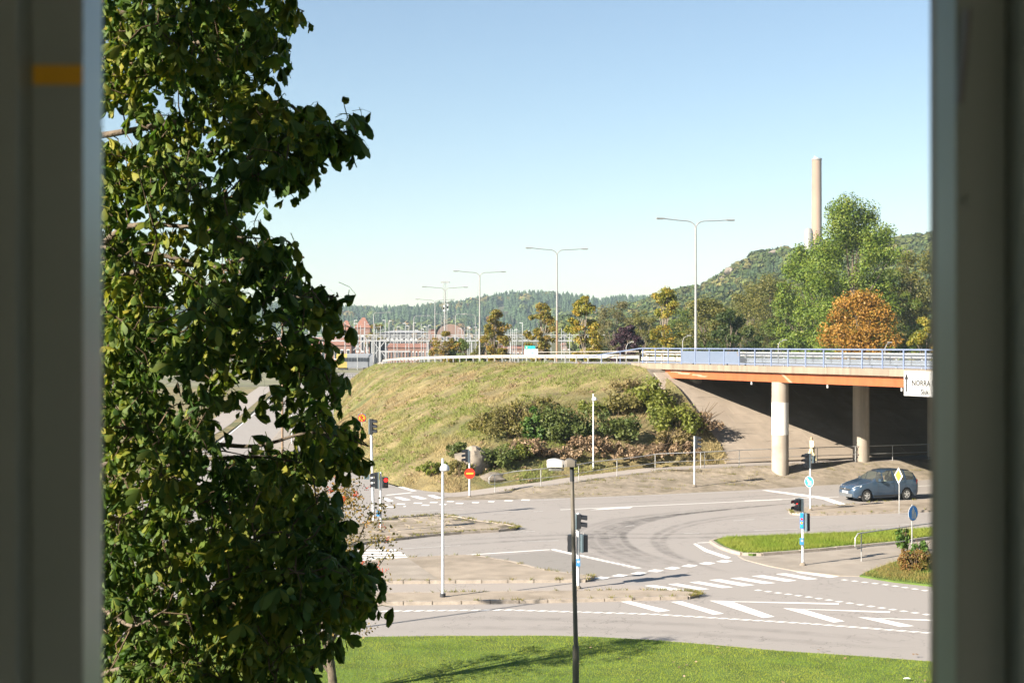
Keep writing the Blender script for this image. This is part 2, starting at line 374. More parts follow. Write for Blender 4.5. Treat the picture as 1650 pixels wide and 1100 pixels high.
def np_mesh(name, verts, faces, m=None, tint=None, smooth=False):
    """verts (n,3), faces (k,3|4) arrays"""
    me = bpy.data.meshes.new(name); nv, (nf, w) = len(verts), faces.shape
    me.vertices.add(nv); me.vertices.foreach_set('co', np.ascontiguousarray(verts, dtype=np.float32).ravel())
    me.loops.add(nf * w); me.loops.foreach_set('vertex_index', np.ascontiguousarray(faces, dtype=np.int32).ravel())
    me.polygons.add(nf); me.polygons.foreach_set('loop_start', np.arange(0, nf * w, w, dtype=np.int32))
    me.polygons.foreach_set('loop_total', np.full(nf, w, dtype=np.int32))
    if smooth: me.polygons.foreach_set('use_smooth', np.ones(nf, dtype=bool))
    me.update(calc_edges=True)
    if tint is not None:
        a = me.color_attributes.new('tint', 'FLOAT_COLOR', 'POINT')
        a.data.foreach_set('color', np.concatenate([tint, np.ones((nv, 1))], 1).astype(np.float32).ravel())
    if m is not None: me.materials.append(M[m] if isinstance(m, str) else m)
    return me
def rot_mats(n, tilt=math.pi, rg=nrg):
    """n random rotation matrices"""
    q = rg.normal(size=(n, 4)); q /= np.linalg.norm(q, axis=1)[:, None]
    w, x, y, z = q.T
    return np.stack([np.stack([1-2*(y*y+z*z), 2*(x*y-z*w), 2*(x*z+y*w)], 1), np.stack([2*(x*y+z*w), 1-2*(x*x+z*z), 2*(y*z-x*w)], 1), np.stack([2*(x*z-y*w), 2*(y*z+x*w), 1-2*(x*x+y*y)], 1)], 1)
def catmull(pts, n):
    pts = [Vector(p) for p in pts]; out = []
    P = [pts[0] * 2 - pts[1]] + pts + [pts[-1] * 2 - pts[-2]]
    for i in range(1, len(P) - 2):
        for j in range(n):
            t = j / n; a, b, c, d = P[i-1], P[i], P[i+1], P[i+2]
            out.append(0.5 * ((2*b) + (c-a)*t + (2*a-5*b+4*c-d)*t*t + (3*b-a-3*c+d)*t**3))
    out.append(pts[-1]); return out
def resample(pts, n):
    pts = [Vector(p) for p in pts]; d = [0]
    for a, b in zip(pts, pts[1:]): d.append(d[-1] + (b - a).length)
    out = []; j = 0
    for i in range(n):
        t = d[-1] * i / (n - 1)
        while j < len(d) - 2 and d[j + 1] < t: j += 1
        k = (t - d[j]) / max(1e-9, d[j + 1] - d[j]); out.append(pts[j].lerp(pts[j + 1], min(1, max(0, k))))
    return out
def inpoly(x, y, P):
    r = False; k = len(P); j = k - 1
    for i in range(k):
        if (P[i][1] > y) != (P[j][1] > y) and x < (P[j][0] - P[i][0]) * (y - P[i][1]) / (P[j][1] - P[i][1]) + P[i][0]: r = not r
        j = i
    return r
def inset(P, d):
    k = len(P); ar = sum(P[i][0] * P[(i+1) % k][1] - P[(i+1) % k][0] * P[i][1] for i in range(k)); sg = 1 if ar > 0 else -1
    out = []
    for i in range(k):
        a, b, c = Vector(P[i-1][:2]), Vector(P[i][:2]), Vector(P[(i+1) % k][:2])
        e1, e2 = (b - a).normalized(), (c - b).normalized()
        n1, n2 = Vector((-e1.y, e1.x)) * sg, Vector((-e2.y, e2.x)) * sg
        n = (n1 + n2); n = n / max(0.35, n.length_squared / 2) if n.length > 1e-6 else n1
        out.append(tuple(b + n * d))
    return out
def wnoise(x, y, seed=0):
    """smooth value noise, arrays in [0,1]"""
    x = np.asarray(x, float); y = np.asarray(y, float)
    xi, yi = np.floor(x).astype(int), np.floor(y).astype(int); fx, fy = x - xi, y - yi
    fx, fy = fx * fx * (3 - 2 * fx), fy * fy * (3 - 2 * fy)
    def h(a, b): return np.modf(np.abs(np.sin(a * 127.1 + b * 311.7 + seed * 74.7) * 43758.5453))[0]
    return (h(xi, yi) * (1-fx) + h(xi+1, yi) * fx) * (1-fy) + (h(xi, yi+1) * (1-fx) + h(xi+1, yi+1) * fx) * fy
def fbm(x, y, seed=0, o=4):
    s = 0; a = 0.5; t = 0
    for i in range(o): s = s + a * wnoise(x * 2**i, y * 2**i, seed + i); t += a; a *= 0.5
    return s / t

# ================================================================== GROUND AND ROADS
def struct(o): return tag(o, kind='structure')
def zg(x, y): return 2.0 * min(1, max(0, (y - 250) / 150.0))
# terrain sheet to the horizon
nx, ny = 40, 60
ys = np.concatenate([np.linspace(-200, 250, 20), np.linspace(290, 420, 12), np.linspace(500, 7000, 28)])
xs = np.sign(np.linspace(-1, 1, nx)) * np.abs(np.linspace(-1, 1, nx)) ** 2 * 4500
vv = np.array([(x, y, zg(x, y) - 0.06) for y in ys for x in xs]); ny = len(ys)
ff = np.array([(j*nx+i, j*nx+i+1, (j+1)*nx+i+1, (j+1)*nx+i) for j in range(ny-1) for i in range(nx-1)])
struct(link('ground', np_mesh('ground', vv, ff, 'ground')))
# junction asphalt
road = struct(MB().sheet([(-48, 40), (62, 40), (62, 128), (10, 110), (-48, 130)], 0.0).build('road', 'asphalt'))
# road leading away behind the chestnut, rising to the station
lr = MB(); L = [(-24, -6), (-26, -10.5), (-30.5, -16.5), (-38, -23), (-47, -28), (-56, -31), (-66, -34)]
yy = [90, 120, 160, 217, 290, 360, 430]
vs_ = []
for (a, b), y in zip(L, yy): vs_ += [(a, y, zg(0, y) + 0.006), (b, y, zg(0, y) + 0.006)]
lr.add(vs_, [(2*i, 2*i+1, 2*i+3, 2*i+2) for i in range(len(yy)-1)])
approach = struct(lr.build('approach_road', 'asphalt'))
struct(MB().add([(-34.5, 430, 2.02), (-20, 430, 2.02), (-40, 380, 1.75), (-26, 380, 1.75)], [(2, 3, 1, 0)]).build('station_square', 'path'))

kerb_me = MB().box((0, 0, 0.0), (0.97, 0.17, 0.24)).mesh('kerb_stone'); kerb_me.materials.append(M['kerb'])
def kerb(pts, parent, h=0.12, closed=False, step=1.0):
    pts = [Vector((p[0], p[1], 0)) for p in pts]
    if closed: pts = pts + [pts[0]]
    Ln = sum((b - a).length for a, b in zip(pts, pts[1:])); n = max(2, round(Ln / step)); rs = resample(pts, n + 1)
    for a, b in zip(rs, rs[1:]):
        o = link('kerb_stone', kerb_me, None, parent); d = b - a
        o.location = ((a + b) / 2 + Vector((0, 0, h - 0.12 + rnd.uniform(-.008, .006)))) - woff(parent)
        o.rotation_euler = (0, 0, math.atan2(d.y, d.x) + rnd.uniform(-.01, .01)); o.scale = (d.length / 1.0, 1, 1)
def island(name, px, m, h=0.115, kerbed=True, z=0.0):
    P = [tuple(G(*p)[:2]) for p in px]
    o = struct(MB().prism(inset(P, 0.06), -0.04, h).build(name, m))
    if kerbed: kerb(P, o, closed=True)
    return o, P
isl1, P1 = island('traffic_island', [(500,918),(605,906),(685,900),(759,897),(823,908),(877,922),(920,928),(957,932),(952,937),(880,938),(746,939),(622,940),(500,941)], 'slab')
isl2, P2 = island('kerb_island', [(500,961),(713,958.5),(900,956),(1050,954.5),(1110,956.5),(1131,961),(1110,964.5),(900,970),(713,973),(500,976)], 'slab')
isl3, P3 = island('paved_island', [(500,862),(604,842),(641,836),(703,831.5),(733,834),(768,841),(816,847),(838,852),(818,855.5),(746,859.5),(692,864),(630,871),(500,888)], 'joint', 0.085)
isl4, P4 = island('median_island', [(1272.5,825),(1284,820.7),(1373,815),(1411,811.5),(1503,807),(1680,799),(1680,816),(1503,823.8),(1403,827.6),(1307,830.6),(1277,829)], 'slab')
isl5, P5 = island('grass_island', [(1146,874),(1165,868),(1250,865),(1350,861),(1503,853),(1680,845),(1680,857),(1503,868),(1444,876),(1302,889),(1213,896),(1189,893.5),(1160,883)], 'lawn', 0.10)
right_walk = struct(MB().prism([tuple(G(*p)[:2]) for p in [(1189,896),(1213,898),(1302,891.5),(1444,878.5),(1503,870.5),(1680,858.5),(1680,872),(1503,893),(1440,906),(1398,921),(1385,928.5),(1353,928),(1281,920),(1238,912),(1200,902)]], -0.04, 0.03).build('pavement', 'pavement'))
patch_P = [tuple(G(*p)[:2]) for p in [(1385,929),(1398,922),(1440,907),(1503,894),(1680,875),(1680,970),(1503,945),(1440,938)]]
patch = struct(MB().prism(patch_P, -0.04, 0.06).build('planting_bed', 'lawn'))
cyc = struct(MB().sheet([tuple(G(*p)[:2]) for p in [(480,943.5),(622,942.5),(746,941.5),(880,940.5),(960,938.5),(1035,944),(1050,951.5),(900,953.5),(713,956),(480,959)]], 0.004).build('cycle_path', 'path'))
MB().sheet([tuple(G(*p)[:2]) for p in [(770,896.5),(888,888),(940,898),(1000,912),(1030,921),(962,930),(925,926),(880,920),(826,906)]], 0.003).build('asphalt_patch', 'asphalt_dark', road)
# light concrete corner of the first island
MB().prism([tuple(G(*p)[:2]) for p in [(503,919),(605,908),(657,903),(705,937),(622,938),(503,939)]], 0.1, 0.121).build('concrete_slab', 'pavement', isl1)
# paving slabs of the tiled island, each its own piece
def slabs(parent, P, size, ang, z, m, name='paving_slab', gap=0.035, th=0.06):
    me = MB().box((0, 0, 0), (size[0] - gap, size[1] - gap, th)).mesh(name); me.materials.append(M[m])
    c, s = math.cos(ang), math.sin(ang)
    us = [p[0] * c + p[1] * s for p in P]; ws = [-p[0] * s + p[1] * c for p in P]
    Q = inset(P, 0.22); n = 0
    u = min(us); row = 0
    w = min(ws)
    while w < max(ws):
        u = min(us) + (row % 2) * size[0] / 2
        while u < max(us):
            ok = all(inpoly((u + du) * c - (w + dw) * s, (u + du) * s + (w + dw) * c, Q) for du, dw in ((-size[0]*.42, 0), (size[0]*.42, 0), (0, size[1]*.42), (0, -size[1]*.42)))
            if ok:
                o = link(name, me, None, parent); o.location = (u * c - w * s, u * s + w * c, z + rnd.uniform(-.008, .008)); o.rotation_euler = (rnd.uniform(-.006, .006), rnd.uniform(-.006, .006), ang); n += 1
            u += size[0]
        w += size[1]; row += 1
    return n
slabs(isl3, P3, (1.1, 0.85), R(24), 0.09, 'slab')
# lawn in front of the house
lawn_edge = [G(*p) for p in [(380,1030),(545,1028.5),(700,1026.5),(880,1026),(960,1028),(1050,1033),(1150,1041),(1250,1050),(1400,1060),(1503,1068),(1680,1082)]]
lawn_P = [(-30, lawn_edge[0].y)] + [(p.x, p.y) for p in lawn_edge] + [(30, lawn_edge[-1].y - 1.5), (30, 2), (-30, 2)]
lawn = struct(MB().prism(lawn_P, -0.05, 0.05).build('lawn', 'lawn'))
# verge left of the approach road
struct(MB().add([(-24.2, 84, .03), (-24.2, 90, .03), (-26.2, 120, .03), (-30.7, 160, .03), (-38.3, 217, .03), (-47.3, 290, .45), (-90, 290, .45), (-90, 217, .03), (-90, 60, .03), (-40, 60, .03)], [(0, 1, 2, 3, 4, 7, 8, 9), (4, 5, 6, 7)]).build('verge', 'hill'))

isl6, P6 = island('splitter_island', [(462,682),(472,700),(478,735),(440,752),(395,762),(430,722)], 'pavement')
struct(MB().add([(-27.2, 120, .05), (-31.7, 160, .05), (-39.3, 217, .05), (-48.3, 290, .47), (-51.5, 290, .47), (-42.3, 217, .05), (-34.4, 160, .05), (-29.6, 120, .05)], [(0, 1, 6, 7), (1, 2, 5, 6), (2, 3, 4, 5)]).build('footway', 'path'))
# ------------------------------------------------------------------ road markings, each a child of the road
def mark(px, m='paint', z=0.006, name='road_marking', parent=None):
    return MB().sheet([tuple(G(*p)[:2]) for p in px], z).build(name, m, parent or road)
def line(a, b, w, m='paint', z=0.006, name='road_marking', parent=None):
    a, b = G(*a), G(*b); d = (b - a).normalized(); n = Vector((-d.y, d.x, 0)) * w / 2
    return MB().sheet([tuple((a - n)[:2]), tuple((b - n)[:2]), tuple((b + n)[:2]), tuple((a + n)[:2])], z).build(name, m, parent or road)
def dashes(pts, w, ln, gap, m='paint', name='marking_dash', slant=0.0):
    P = [G(*p) for p in pts]; d = [0]
    for a, b in zip(P, P[1:]): d.append(d[-1] + (b - a).length)
    n = int(d[-1] / (ln + gap)); rs = resample(P, max(2, int(d[-1] / 0.1)))
    for i in range(n):
        t0 = i * (ln + gap) / d[-1] * (len(rs) - 1); t1 = (i * (ln + gap) + ln) / d[-1] * (len(rs) - 1)
        def at(t): j = min(int(t), len(rs) - 2); return rs[j].lerp(rs[j+1], t - j)
        a, b = at(t0), at(t1); q = (b - a).normalized(); nn = Vector((-q.y, q.x, 0)) * w / 2; sl = q * slant
        MB().sheet([tuple((a - nn - sl)[:2]), tuple((b - nn - sl)[:2]), tuple((b + nn + sl)[:2]), tuple((a + nn + sl)[:2])], 0.0065).build(name, m, road)
def Z5(*p): return [(1000 + x / 3, 900 + y / 3) for x, y in p]
def Z2(*p): return [(550 + x / 4.583, 740 + y / 4.583) for x, y in p]
def Z3(*p): return [(850 + x / 4.125, 720 + y / 4.125) for x, y in p]
def Z8(*p): return [(1200 + x / 3.929, 680 + y / 3.929) for x, y in p]
for q in ([(115,130),(160,126),(325,152),(270,157)], [(228,122),(278,119),(430,146),(375,150)], [(332,113),(380,109),(545,137),(492,141)], [(427,102),(480,98),(648,127),(590,132)],
          [(528,93),(585,90),(750,117),(695,121)], [(632,83),(690,79),(852,105),(800,110)], [(748,73),(800,70),(955,97),(903,101)], [(845,65),(895,62),(1055,86),(1010,91)]):
    mark(Z5(*q), name='zebra_stripe')
for x, y in ((495,869),(615,853),(740,838),(852,821),(965,804),(1078,788),(1195,772),(1310,758)):
    mark(Z3((x-58,y+3),(x-8,y-9),(x+56,y-2),(x+8,y+10)), name='crossing_block')
line((889,884.5), (925,892.5), 0.28); dashes([(925,892.5),(1037,917)], 0.30, 0.22, 0.14, slant=0.06)
line((733,895), (888,885), 0.16)
line((903,821), (1260,804.6), 0.14); mark([(950,821.5),(975,818.6),(1020,816.2),(1015,818.3)])
line((1200,806.6), (1352,800), 0.14)
mark([(1227,789.8),(1236,789),(1330,800.5),(1371,814.5),(1357,815.2),(1325,804)], name='stop_line')
line((1476,783), (1680,773), 0.16)
line((876,805), (1250,789.5), 0.12, 'paint_faint')
for a, b in (((1182,838.5),(1214,837.2)), ((1215,854.3),(1286,852)), ((1395,847),(1475,844)), ((1262,834.5),(1330,832.3)), ((1102,859),(1127,858.5)), ((1008,847.5),(1022,846.2)), ((1200,837),(1216,836)),
             ((662,824),(747,820)), ((733,830),(764,828.6)), ((792,827.8),(819,826)), ((860,824.2),(875,823)), ((644,884),(742,878.5)), ((838,872.5),(900,870.5)), ((827,856.8),(862,855.6)), ((850,806.5),(900,804.5))):
    line(a, b, 0.13, 'paint_faint')
mark([(1117,876),(1121,875),(1140,885),(1178,898),(1171,900),(1135,888)]); line((1124,874.3), (1147,873.4), 0.14)
for q in ([(300,287),(335,284),(388,306),(345,311)], [(388,279),(432,276),(515,298),(462,303)], [(508,271),(555,268),(637,290),(585,294)], [(633,265),(680,262),(745,284),(705,290)]):
    mark(Z2(*q), name='zebra_stripe')
for x0, x1, y in ((300,350,337),(405,475,329),(530,600,322),(650,715,317),(775,835,310),(330,390,351),(455,480,346),(590,655,337),(720,780,332),(840,905,324),(960,1020,318),(1080,1135,311),(1200,1270,304),(1325,1395,299)):
    mark(Z2((x0,y+3),(x0+10,y-4),(x1,y-3),(x1-10,y+4)), name='crossing_block')
line((625,778), (668,791), 0.35); line((560,742), (625,778), 0.30); line((622,797.5), (663,793.4), 0.25)
for x0, x1, y in ((560,638,886.5),(560,646,890.5),(560,652,894.5),(565,656,898.3),(565,661,902)):
    mark([(x0,y+1.2),(x0,y-0.9),(x1,y-1.9),(x1+2,y+0.4)], name='zebra_stripe')
dashes([(560,986),(617,984.2),(817,982.2),(1050,989),(1300,1004),(1520,1021)], 0.20, 0.26, 0.12, slant=0.10)
for q in ([(0,207),(50,205),(240,250),(182,258)], [(243,208),(295,205),(500,265),(450,270)], [(430,202),(530,204),(745,280),(690,286)], [(785,238),(880,243),(1085,302),(1030,308)], [(1145,281),(1245,287),(1420,325),(1352,329)],
          [(520,207),(540,205),(1055,214),(1055,221)], [(868,243),(890,242),(1305,254),(1300,261)], [(1230,287),(1250,286),(1600,297),(1600,304)], [(1560,325),(1660,335),(1760,365),(1700,370)]):
    mark(Z5(*q), name='hatch_stripe', z=0.0062 if q[0][0] in (520, 868, 1230) else 0.009)
dashes([(1218,950),(1300,961),(1400,976),(1530,995)], 0.22, 0.20, 0.22, slant=0.03)
dashes([(1357,933.5),(1430,942),(1530,957)], 0.20, 0.20, 0.22, slant=0.03)
# edge line along the lawn, half overgrown
for a, b in zip(lawn_edge[1:], lawn_edge[2:]):
    d = (b - a).normalized(); n = Vector((-d.y, d.x, 0))
    MB().sheet([tuple((a + n * .02)[:2]), tuple((b + n * .02)[:2]), tuple((b + n * .13)[:2]), tuple((a + n * .13)[:2])], 0.007).build('edge_line', 'paint_faint', road)
# approach road lines
for pts, w in (([(-16.2, 125), (-22.6, 217), (-33, 400)], .2), ([(-26.2, 125), (-37.5, 217), (-46.5, 290)], .2), ([(-22.5, 150), (-29.5, 217), (-38, 290)], .2)):
    pts = [Vector((x, y, zg(x, y) + .012)) for x, y in pts]
    for a, b in zip(pts, pts[1:]):
        d = (b - a).normalized(); n = Vector((-d.y, d.x, 0)) * w * .35
        MB().add([a - n, b - n, b + n, a + n], [(3, 2, 1, 0)]).build('road_marking', 'paint', approach)
# tyre marks of turning traffic
TYRE_Z = [0.0042]
def tyre(px, w, fade=1.0):
    TYRE_Z[0] += 0.0001
    P = catmull([G(*p) for p in px], 10); k = len(P); vs = []; fs = []; fd = []
    for i, p in enumerate(P):
        t = (P[min(k-1, i+1)] - P[max(0, i-1)]).normalized(); n = Vector((-t.y, t.x, 0))
        for q, e in ((-.5, 0), (-.2, 1), (.2, 1), (.5, 0)):
            vs.append(p + n * w * q + Vector((0, 0, TYRE_Z[0]))); fd.append(e * fade * min(1, 4 * i / k, 4 * (k - 1 - i) / k))
    for i in range(k-1):
        for j in range(3): fs.append((4*i+j, 4*i+j+1, 4*i+j+5, 4*i+j+4))
    me = bpy.data.meshes.new('tyre_mark'); me.from_pydata(vs, [], fs); me.update()
    a = me.attributes.new('fade', 'FLOAT', 'POINT'); a.data.foreach_set('value', fd)
    link('tyre_mark', me, 'tyre_mark', road)
arc = [(1330,806),(1200,818),(1100,829),(1040,841),(1008,856),(1005,868),(1022,884),(1070,902),(1130,918)]
for k, (dx, dy, w, fd) in enumerate(((0,0,.5,1),(-14,1,.45,.9),(-27,2,.5,1),(-38,3,.4,.7),(-52,4,.5,.8),(50,6,.5,.7),(64,8,.4,.55),(-64,3,.4,.5),(-84,4,.6,.5))):
    pts = [(x + dx * (1 if 0 < i < len(arc) - 1 else 1), y + dy) for i, (x, y) in enumerate(arc)]
    tyre(pts, w, fd)
tyre([(640,888),(760,876),(900,868),(1000,866),(1110,866),(1240,862),(1480,846)], .7, .7)
tyre([(640,880),(760,869),(900,862),(1000,860),(1110,860),(1240,855),(1480,839)], .7, .5)
tyre([(880,815),(1000,810),(1150,803),(1250,797),(1350,791)], .6, .5)
tyre([(560,1000),(800,996),(1050,1003),(1300,1020),(1520,1040)], .8, .35)
tyre([(560,1014),(800,1011),(1050,1017),(1300,1034),(1520,1052)], .8, .35)

# ================================================================== PATH, BANK, EMBANKMENT
WD = Vector((0.905, 0.425, 0)); UD = Vector((-0.425, 0.905, 0))         # along the road under the bridge / along the bridge
path_up = [G(700,796,.02), G(740,793,.05), G(799,785,.2), G(860,778,.4), G(918,769,.55), G(976,762,.7), G(1032,755,.85), G(1087,752,.95), G(1145,749,1.0), G(1180,747,1.0)]
for k in (8, 16, 26, 40): path_up.append(path_up[9] + Vector((WD.x * k, WD.y * .85 * k, 0)))
path_up = catmull(path_up, 4)
def offs(P, d, dz=0.0):
    out = []
    for i, p in enumerate(P):
        t = P[min(len(P)-1, i+1)] - P[max(0, i-1)]; t.z = 0; t.normalize(); out.append(p + Vector((t.y, -t.x, 0)) * d + Vector((0, 0, dz)))
    return out
path_lo = offs(path_up, 2.0)
k = len(path_up)
struct(MB().add([v + Vector((0, 0, .02)) for v in path_up] + [v + Vector((0, 0, .02)) for v in path_lo], [(k+i, k+i+1, i+1, i) for i in range(k-1)]).build('footpath', 'path'))
# bank between footpath and road
bank_road = [G(690,806), G(760,806), G(860,804.5), G(960,801), G(1060,797), G(1160,792), G(1257,787), G(1353,780.5)]
for q in (8, 20, 40): bank_road.append(bank_road[7] + Vector((WD.x * q, WD.y * q, 0)))
bank_road = resample(bank_road, k); nb = 7; vs_ = []; fs_ = []
for i in range(k):
    for j in range(nb):
        t = j / (nb - 1); p = path_lo[i].lerp(bank_road[i], t)
        z = path_lo[i].z * (1 - t) ** 1.1 * (1 if t < 1 else 0) + (0.05 * (wnoise(p.x * .9, p.y * .9, 3) - .5) if 0 < t < 1 else 0) + .012 - .05 * (j == nb - 1)
        vs_.append((p.x, p.y, z))
for i in range(k-1):
    for j in range(nb-1): fs_.append((i*nb+j, i*nb+j+1, (i+1)*nb+j+1, (i+1)*nb+j))
bank_mb = MB().add(vs_, [f[::-1] for f in fs_]); bank = struct(bank_mb.build('bank', 'bank', smooth=60))
bank_bvh = BVHTree.FromPolygons(bank_mb.v, bank_mb.f)
# embankment between approach road, footpath and the raised road
crest = [Vector(p) for p in [(-30, 300, 4.2), (-23.7, 251, 5.2), (-20.1, 213, 6.0), (-14, 184, 6.6), (-4.6, 152, 7.1), (5.7, 117, 7.42), (9.1, 109.8, 7.46), (10.9, 105.9, 6.9)]]
toe = [Vector(p) for p in [(-38, 330, 0.4), (-27, 217, 0), (-18.5, 150, 0), (-12.6, 112, 0), (-9.0, 95, 0), (-6.0, 88.3, 0), (-4.1, 86.4, 0)]] + [p.copy() for p in path_up[4:37]]
NU, NV = 130, 44
crs, toes = resample(catmull(crest, 6), NU), resample(catmull(toe[:8], 5) + toe[8:], NU)
# pair toe and crest so that the nose of the hill fans out
def remap(P, f):
    out = []
    for i in range(NU):
        t = f(i / (NU - 1)) * (NU - 1); j = min(int(t), NU - 2); out.append(P[j].lerp(P[j+1], t - j))
    return out
hv = np.zeros((NU, NV, 3))
for i in range(NU):
    for j in range(NV):
        t = j / (NV - 1); p = toes[i].lerp(crs[i], t)
        z = toes[i].z + (crs[i].z - toes[i].z) * (1 - (1 - t) ** 1.35)
        hv[i, j] = (p.x, p.y, z)
e = np.sin(np.pi * np.linspace(0, 1, NV))[None, :] ** .6
hv[..., 2] += e * (0.9 * (fbm(hv[..., 0] * .12, hv[..., 1] * .08, 5) - .5) + .35 * (fbm(hv[..., 0] * .6, hv[..., 1] * .35, 9) - .5))
hv[:, 0, 2] -= .03
hverts = hv.reshape(-1, 3)
hfaces = np.array([(i*NV+j, (i+1)*NV+j, (i+1)*NV+j+1, i*NV+j+1) for i in range(NU-1) for j in range(NV-1)])
hill = struct(link('embankment', np_mesh('embankment', hverts, hfaces, 'hill', smooth=True)))
hill_bvh = BVHTree.FromPolygons([tuple(v) for v in hverts], [tuple(int(q) for q in f) for f in hfaces])
def on_hill(px, py):
    d = Vector(((px - CX) / F, 1, -(py - HY) / F)).normalized()
    hit = hill_bvh.ray_cast(Vector((0, 0, H)), d)
    return hit[0] if hit[0] is not None else G(px, py)
def hill_z(x, y):
    hit = hill_bvh.ray_cast(Vector((x, y, 40)), Vector((0, 0, -1))); return hit[0].z if hit[0] is not None else 0.0
# raised road on the embankment, 20 m wide
rr = resample(catmull(crest[:7], 6), 60); rr2 = []
for i, p in enumerate(rr):
    t = rr[min(59, i+1)] - rr[max(0, i-1)]; t.z = 0; t.normalize(); rr2.append(p + Vector((-t.y, t.x, 0)) * 20.5)
struct(MB().add([p + Vector((0, 0, .02)) for p in rr] + [p + Vector((0, 0, .02)) for p in rr2], [(i, i+1, 61+i, 60+i) for i in range(59)]).build('raised_road', 'asphalt'))
struct(MB().add([p + Vector((0, 0, .015)) for p in rr2] + [p + Vector((16, 6, -p.z + zg(0, p.y))) for p in rr2], [(i, i+1, 61+i, 60+i) for i in range(59)]).build('embankment_back', 'hill'))

# ================================================================== BRIDGE
def EP(D, off=0.0, z=0.0):
    """point on the bridge's near edge at depth D, moved off metres inwards"""
    return Vector((60.7 - .47 * D, D, 0)) + WD * off + Vector((0, 0, z))
br = thing('bridge', 'concrete road bridge with orange girder and blue-grey railing on round columns', 'bridge', tuple(EP(92, 10, 0)))
def bpart(name, mb, m, smooth=None, parent=None): return mb.build(name, m, parent or br, smooth, world=True)
D0, D1 = 109.6, 50.0
def slabbox(o0, o1, z0, z1, da=D0, db=D1):
    a, b, c, d = EP(da, o0), EP(db, o0), EP(db, o1), EP(da, o1)
    return MB().prism([tuple(p[:2]) for p in (a, b, c, d)], z0, z1)
bpart('deck', slabbox(.62, 31, 7.18, 7.50, D0 - .02), 'asphalt')  # added width beyond the carriageways keeps light from reaching under the bridge
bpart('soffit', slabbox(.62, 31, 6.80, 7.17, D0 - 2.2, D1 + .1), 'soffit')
# edge beam cast in lengths
da = D0
while da > D1:
    db = max(D1, da - 5.4); bpart('edge_beam', slabbox(0, .6, 7.17 + rnd.uniform(-.004, .004), 7.58, da, db + .012), 'concrete'); da = db
bpart('girder', slabbox(.30, .55, 6.54, 7.165, D0 - 1.8, D1), 'orange')
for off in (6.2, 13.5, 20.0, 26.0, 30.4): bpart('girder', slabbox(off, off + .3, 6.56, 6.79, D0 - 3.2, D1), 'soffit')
def gpt(D, z): p = EP(D, .292); return (p.x, p.y, z)
for a, b, z0, z1 in ((104.8, 103.6, 6.98, 7.10), (103.9, 102.6, 6.86, 6.97), (102.2, 101.2, 6.80, 6.88), (101.5, 100.6, 6.72, 6.80)):
    bpart('worn_patch', MB().add([gpt(a, z0), gpt(b, z0 - .04), gpt(b - .3, z1 - .03), gpt(a - .1, z1)], [(3, 2, 1, 0)]), 'orange_worn')
bpart('joint_plate', MB().add([gpt(91.6, 6.55), gpt(91.3, 6.55), gpt(92.3, 7.16), gpt(92.6, 7.16)], [(0, 1, 2, 3)]), 'orange_worn')
bpart('abutment', MB().prism([tuple(EP(d, o)[:2]) for d, o in ((D0, .04), (D0 - 1.6, .04), (D0 - 1.6, 31), (D0, 31))], 4.6, 7.165), 'concrete')
# columns
def column(px, D, zb, band=None):
    x = (px - CX) * D / F
    o = bpart('column', MB().lathe([(.58, zb - .5), (.56, zb + .3), (.545, 6.55)], 28, (x, D, 0)), 'column', 50)
    if band:
        z0, z1 = band; bpart('painted_band', MB().lathe([(.549, z0), (.556, z0 + .003), (.553, z1 - .003), (.546, z1)], 28, (x, D, 0)), 'white_paint', 40, o)
    return x
c1 = column(1257, 93.2, .46, (9 - (700 - HY) * 93.2 / F, 9 - (648 - HY) * 93.2 / F))
c2 = column(1387.5, 97.4, .4)
base1, base2 = Vector((c1, 93.2, 0)), Vector((c2, 97.4, 0))
for kk in (2, 3):
    q = base1 + (base2 - base1) * kk; bpart('column', MB().lathe([(.58, -.1), (.545, 6.55)], 20, (q.x, q.y, 0)), 'column', 50)
for t in (.2, 1.15):
    q = base1 + UD * 12.5 + (base2 - base1) * t; bpart('column', MB().lathe([(.55, 2), (.545, 6.55)], 20, (q.x, q.y, 0)), 'column', 50)
for D in (95.6, 88.2, 82.0):
    p = EP(D, .42); bpart('drain_outlet', MB().lathe([(.07, 6.30), (.07, 6.56)], 8, (p.x, p.y, 0)), 'galv', 40)
# railing
posts = [D0 + .4 - i * 1.668 for i in range(36)]
def rail_z(D): return 8.70
for i, D in enumerate(posts):
    if D < D1: break
    if D > D0 - .2: continue
    p = EP(D, .22); ang = math.atan2(UD.y, UD.x)
    bpart('railing_post', MB().box((p.x, p.y, 8.11), (.09, .06, 1.1), ang), 'rail_blue')
a, b = EP(D0 - .9, .22, 8.70), EP(D1, .22, 8.70)
a2 = Vector((5.9, 116.6, 7.95))
bpart('top_rail', MB().tube([a2, a, b], .05, 8), 'rail_blue', 50)
bpart('bottom_rail', MB().bar(EP(D0 - 1, .22, 7.70), EP(D1, .22, 7.70), .05, .05), 'rail_blue')
for q in (.33, .66):
    p = a2.lerp(a, q); zz = hill_z(p.x, p.y); bpart('railing_post', MB().bar((p.x, p.y, max(zz, 7.0) - .2), (p.x, p.y, p.z), .06, .08), 'rail_blue')
for i, (Da, Db) in enumerate(zip(posts, posts[1:])):
    if Da > D0 - .2 or Db < D1: continue
    pa, pb = EP(Da - .06, .22), EP(Db + .06, .22)
    pxm = CX + (pa.x + pb.x) / 2 * F / ((Da + Db) / 2)
    if pxm < 1100: continue
    solid = pxm < 1197
    bpart('solid_panel' if solid else 'clear_panel', MB().bar((pa.x, pa.y, 8.13), (pb.x, pb.y, 8.13), .02, .80 if solid else .78), 'panel_blue' if solid else 'panel_glass')
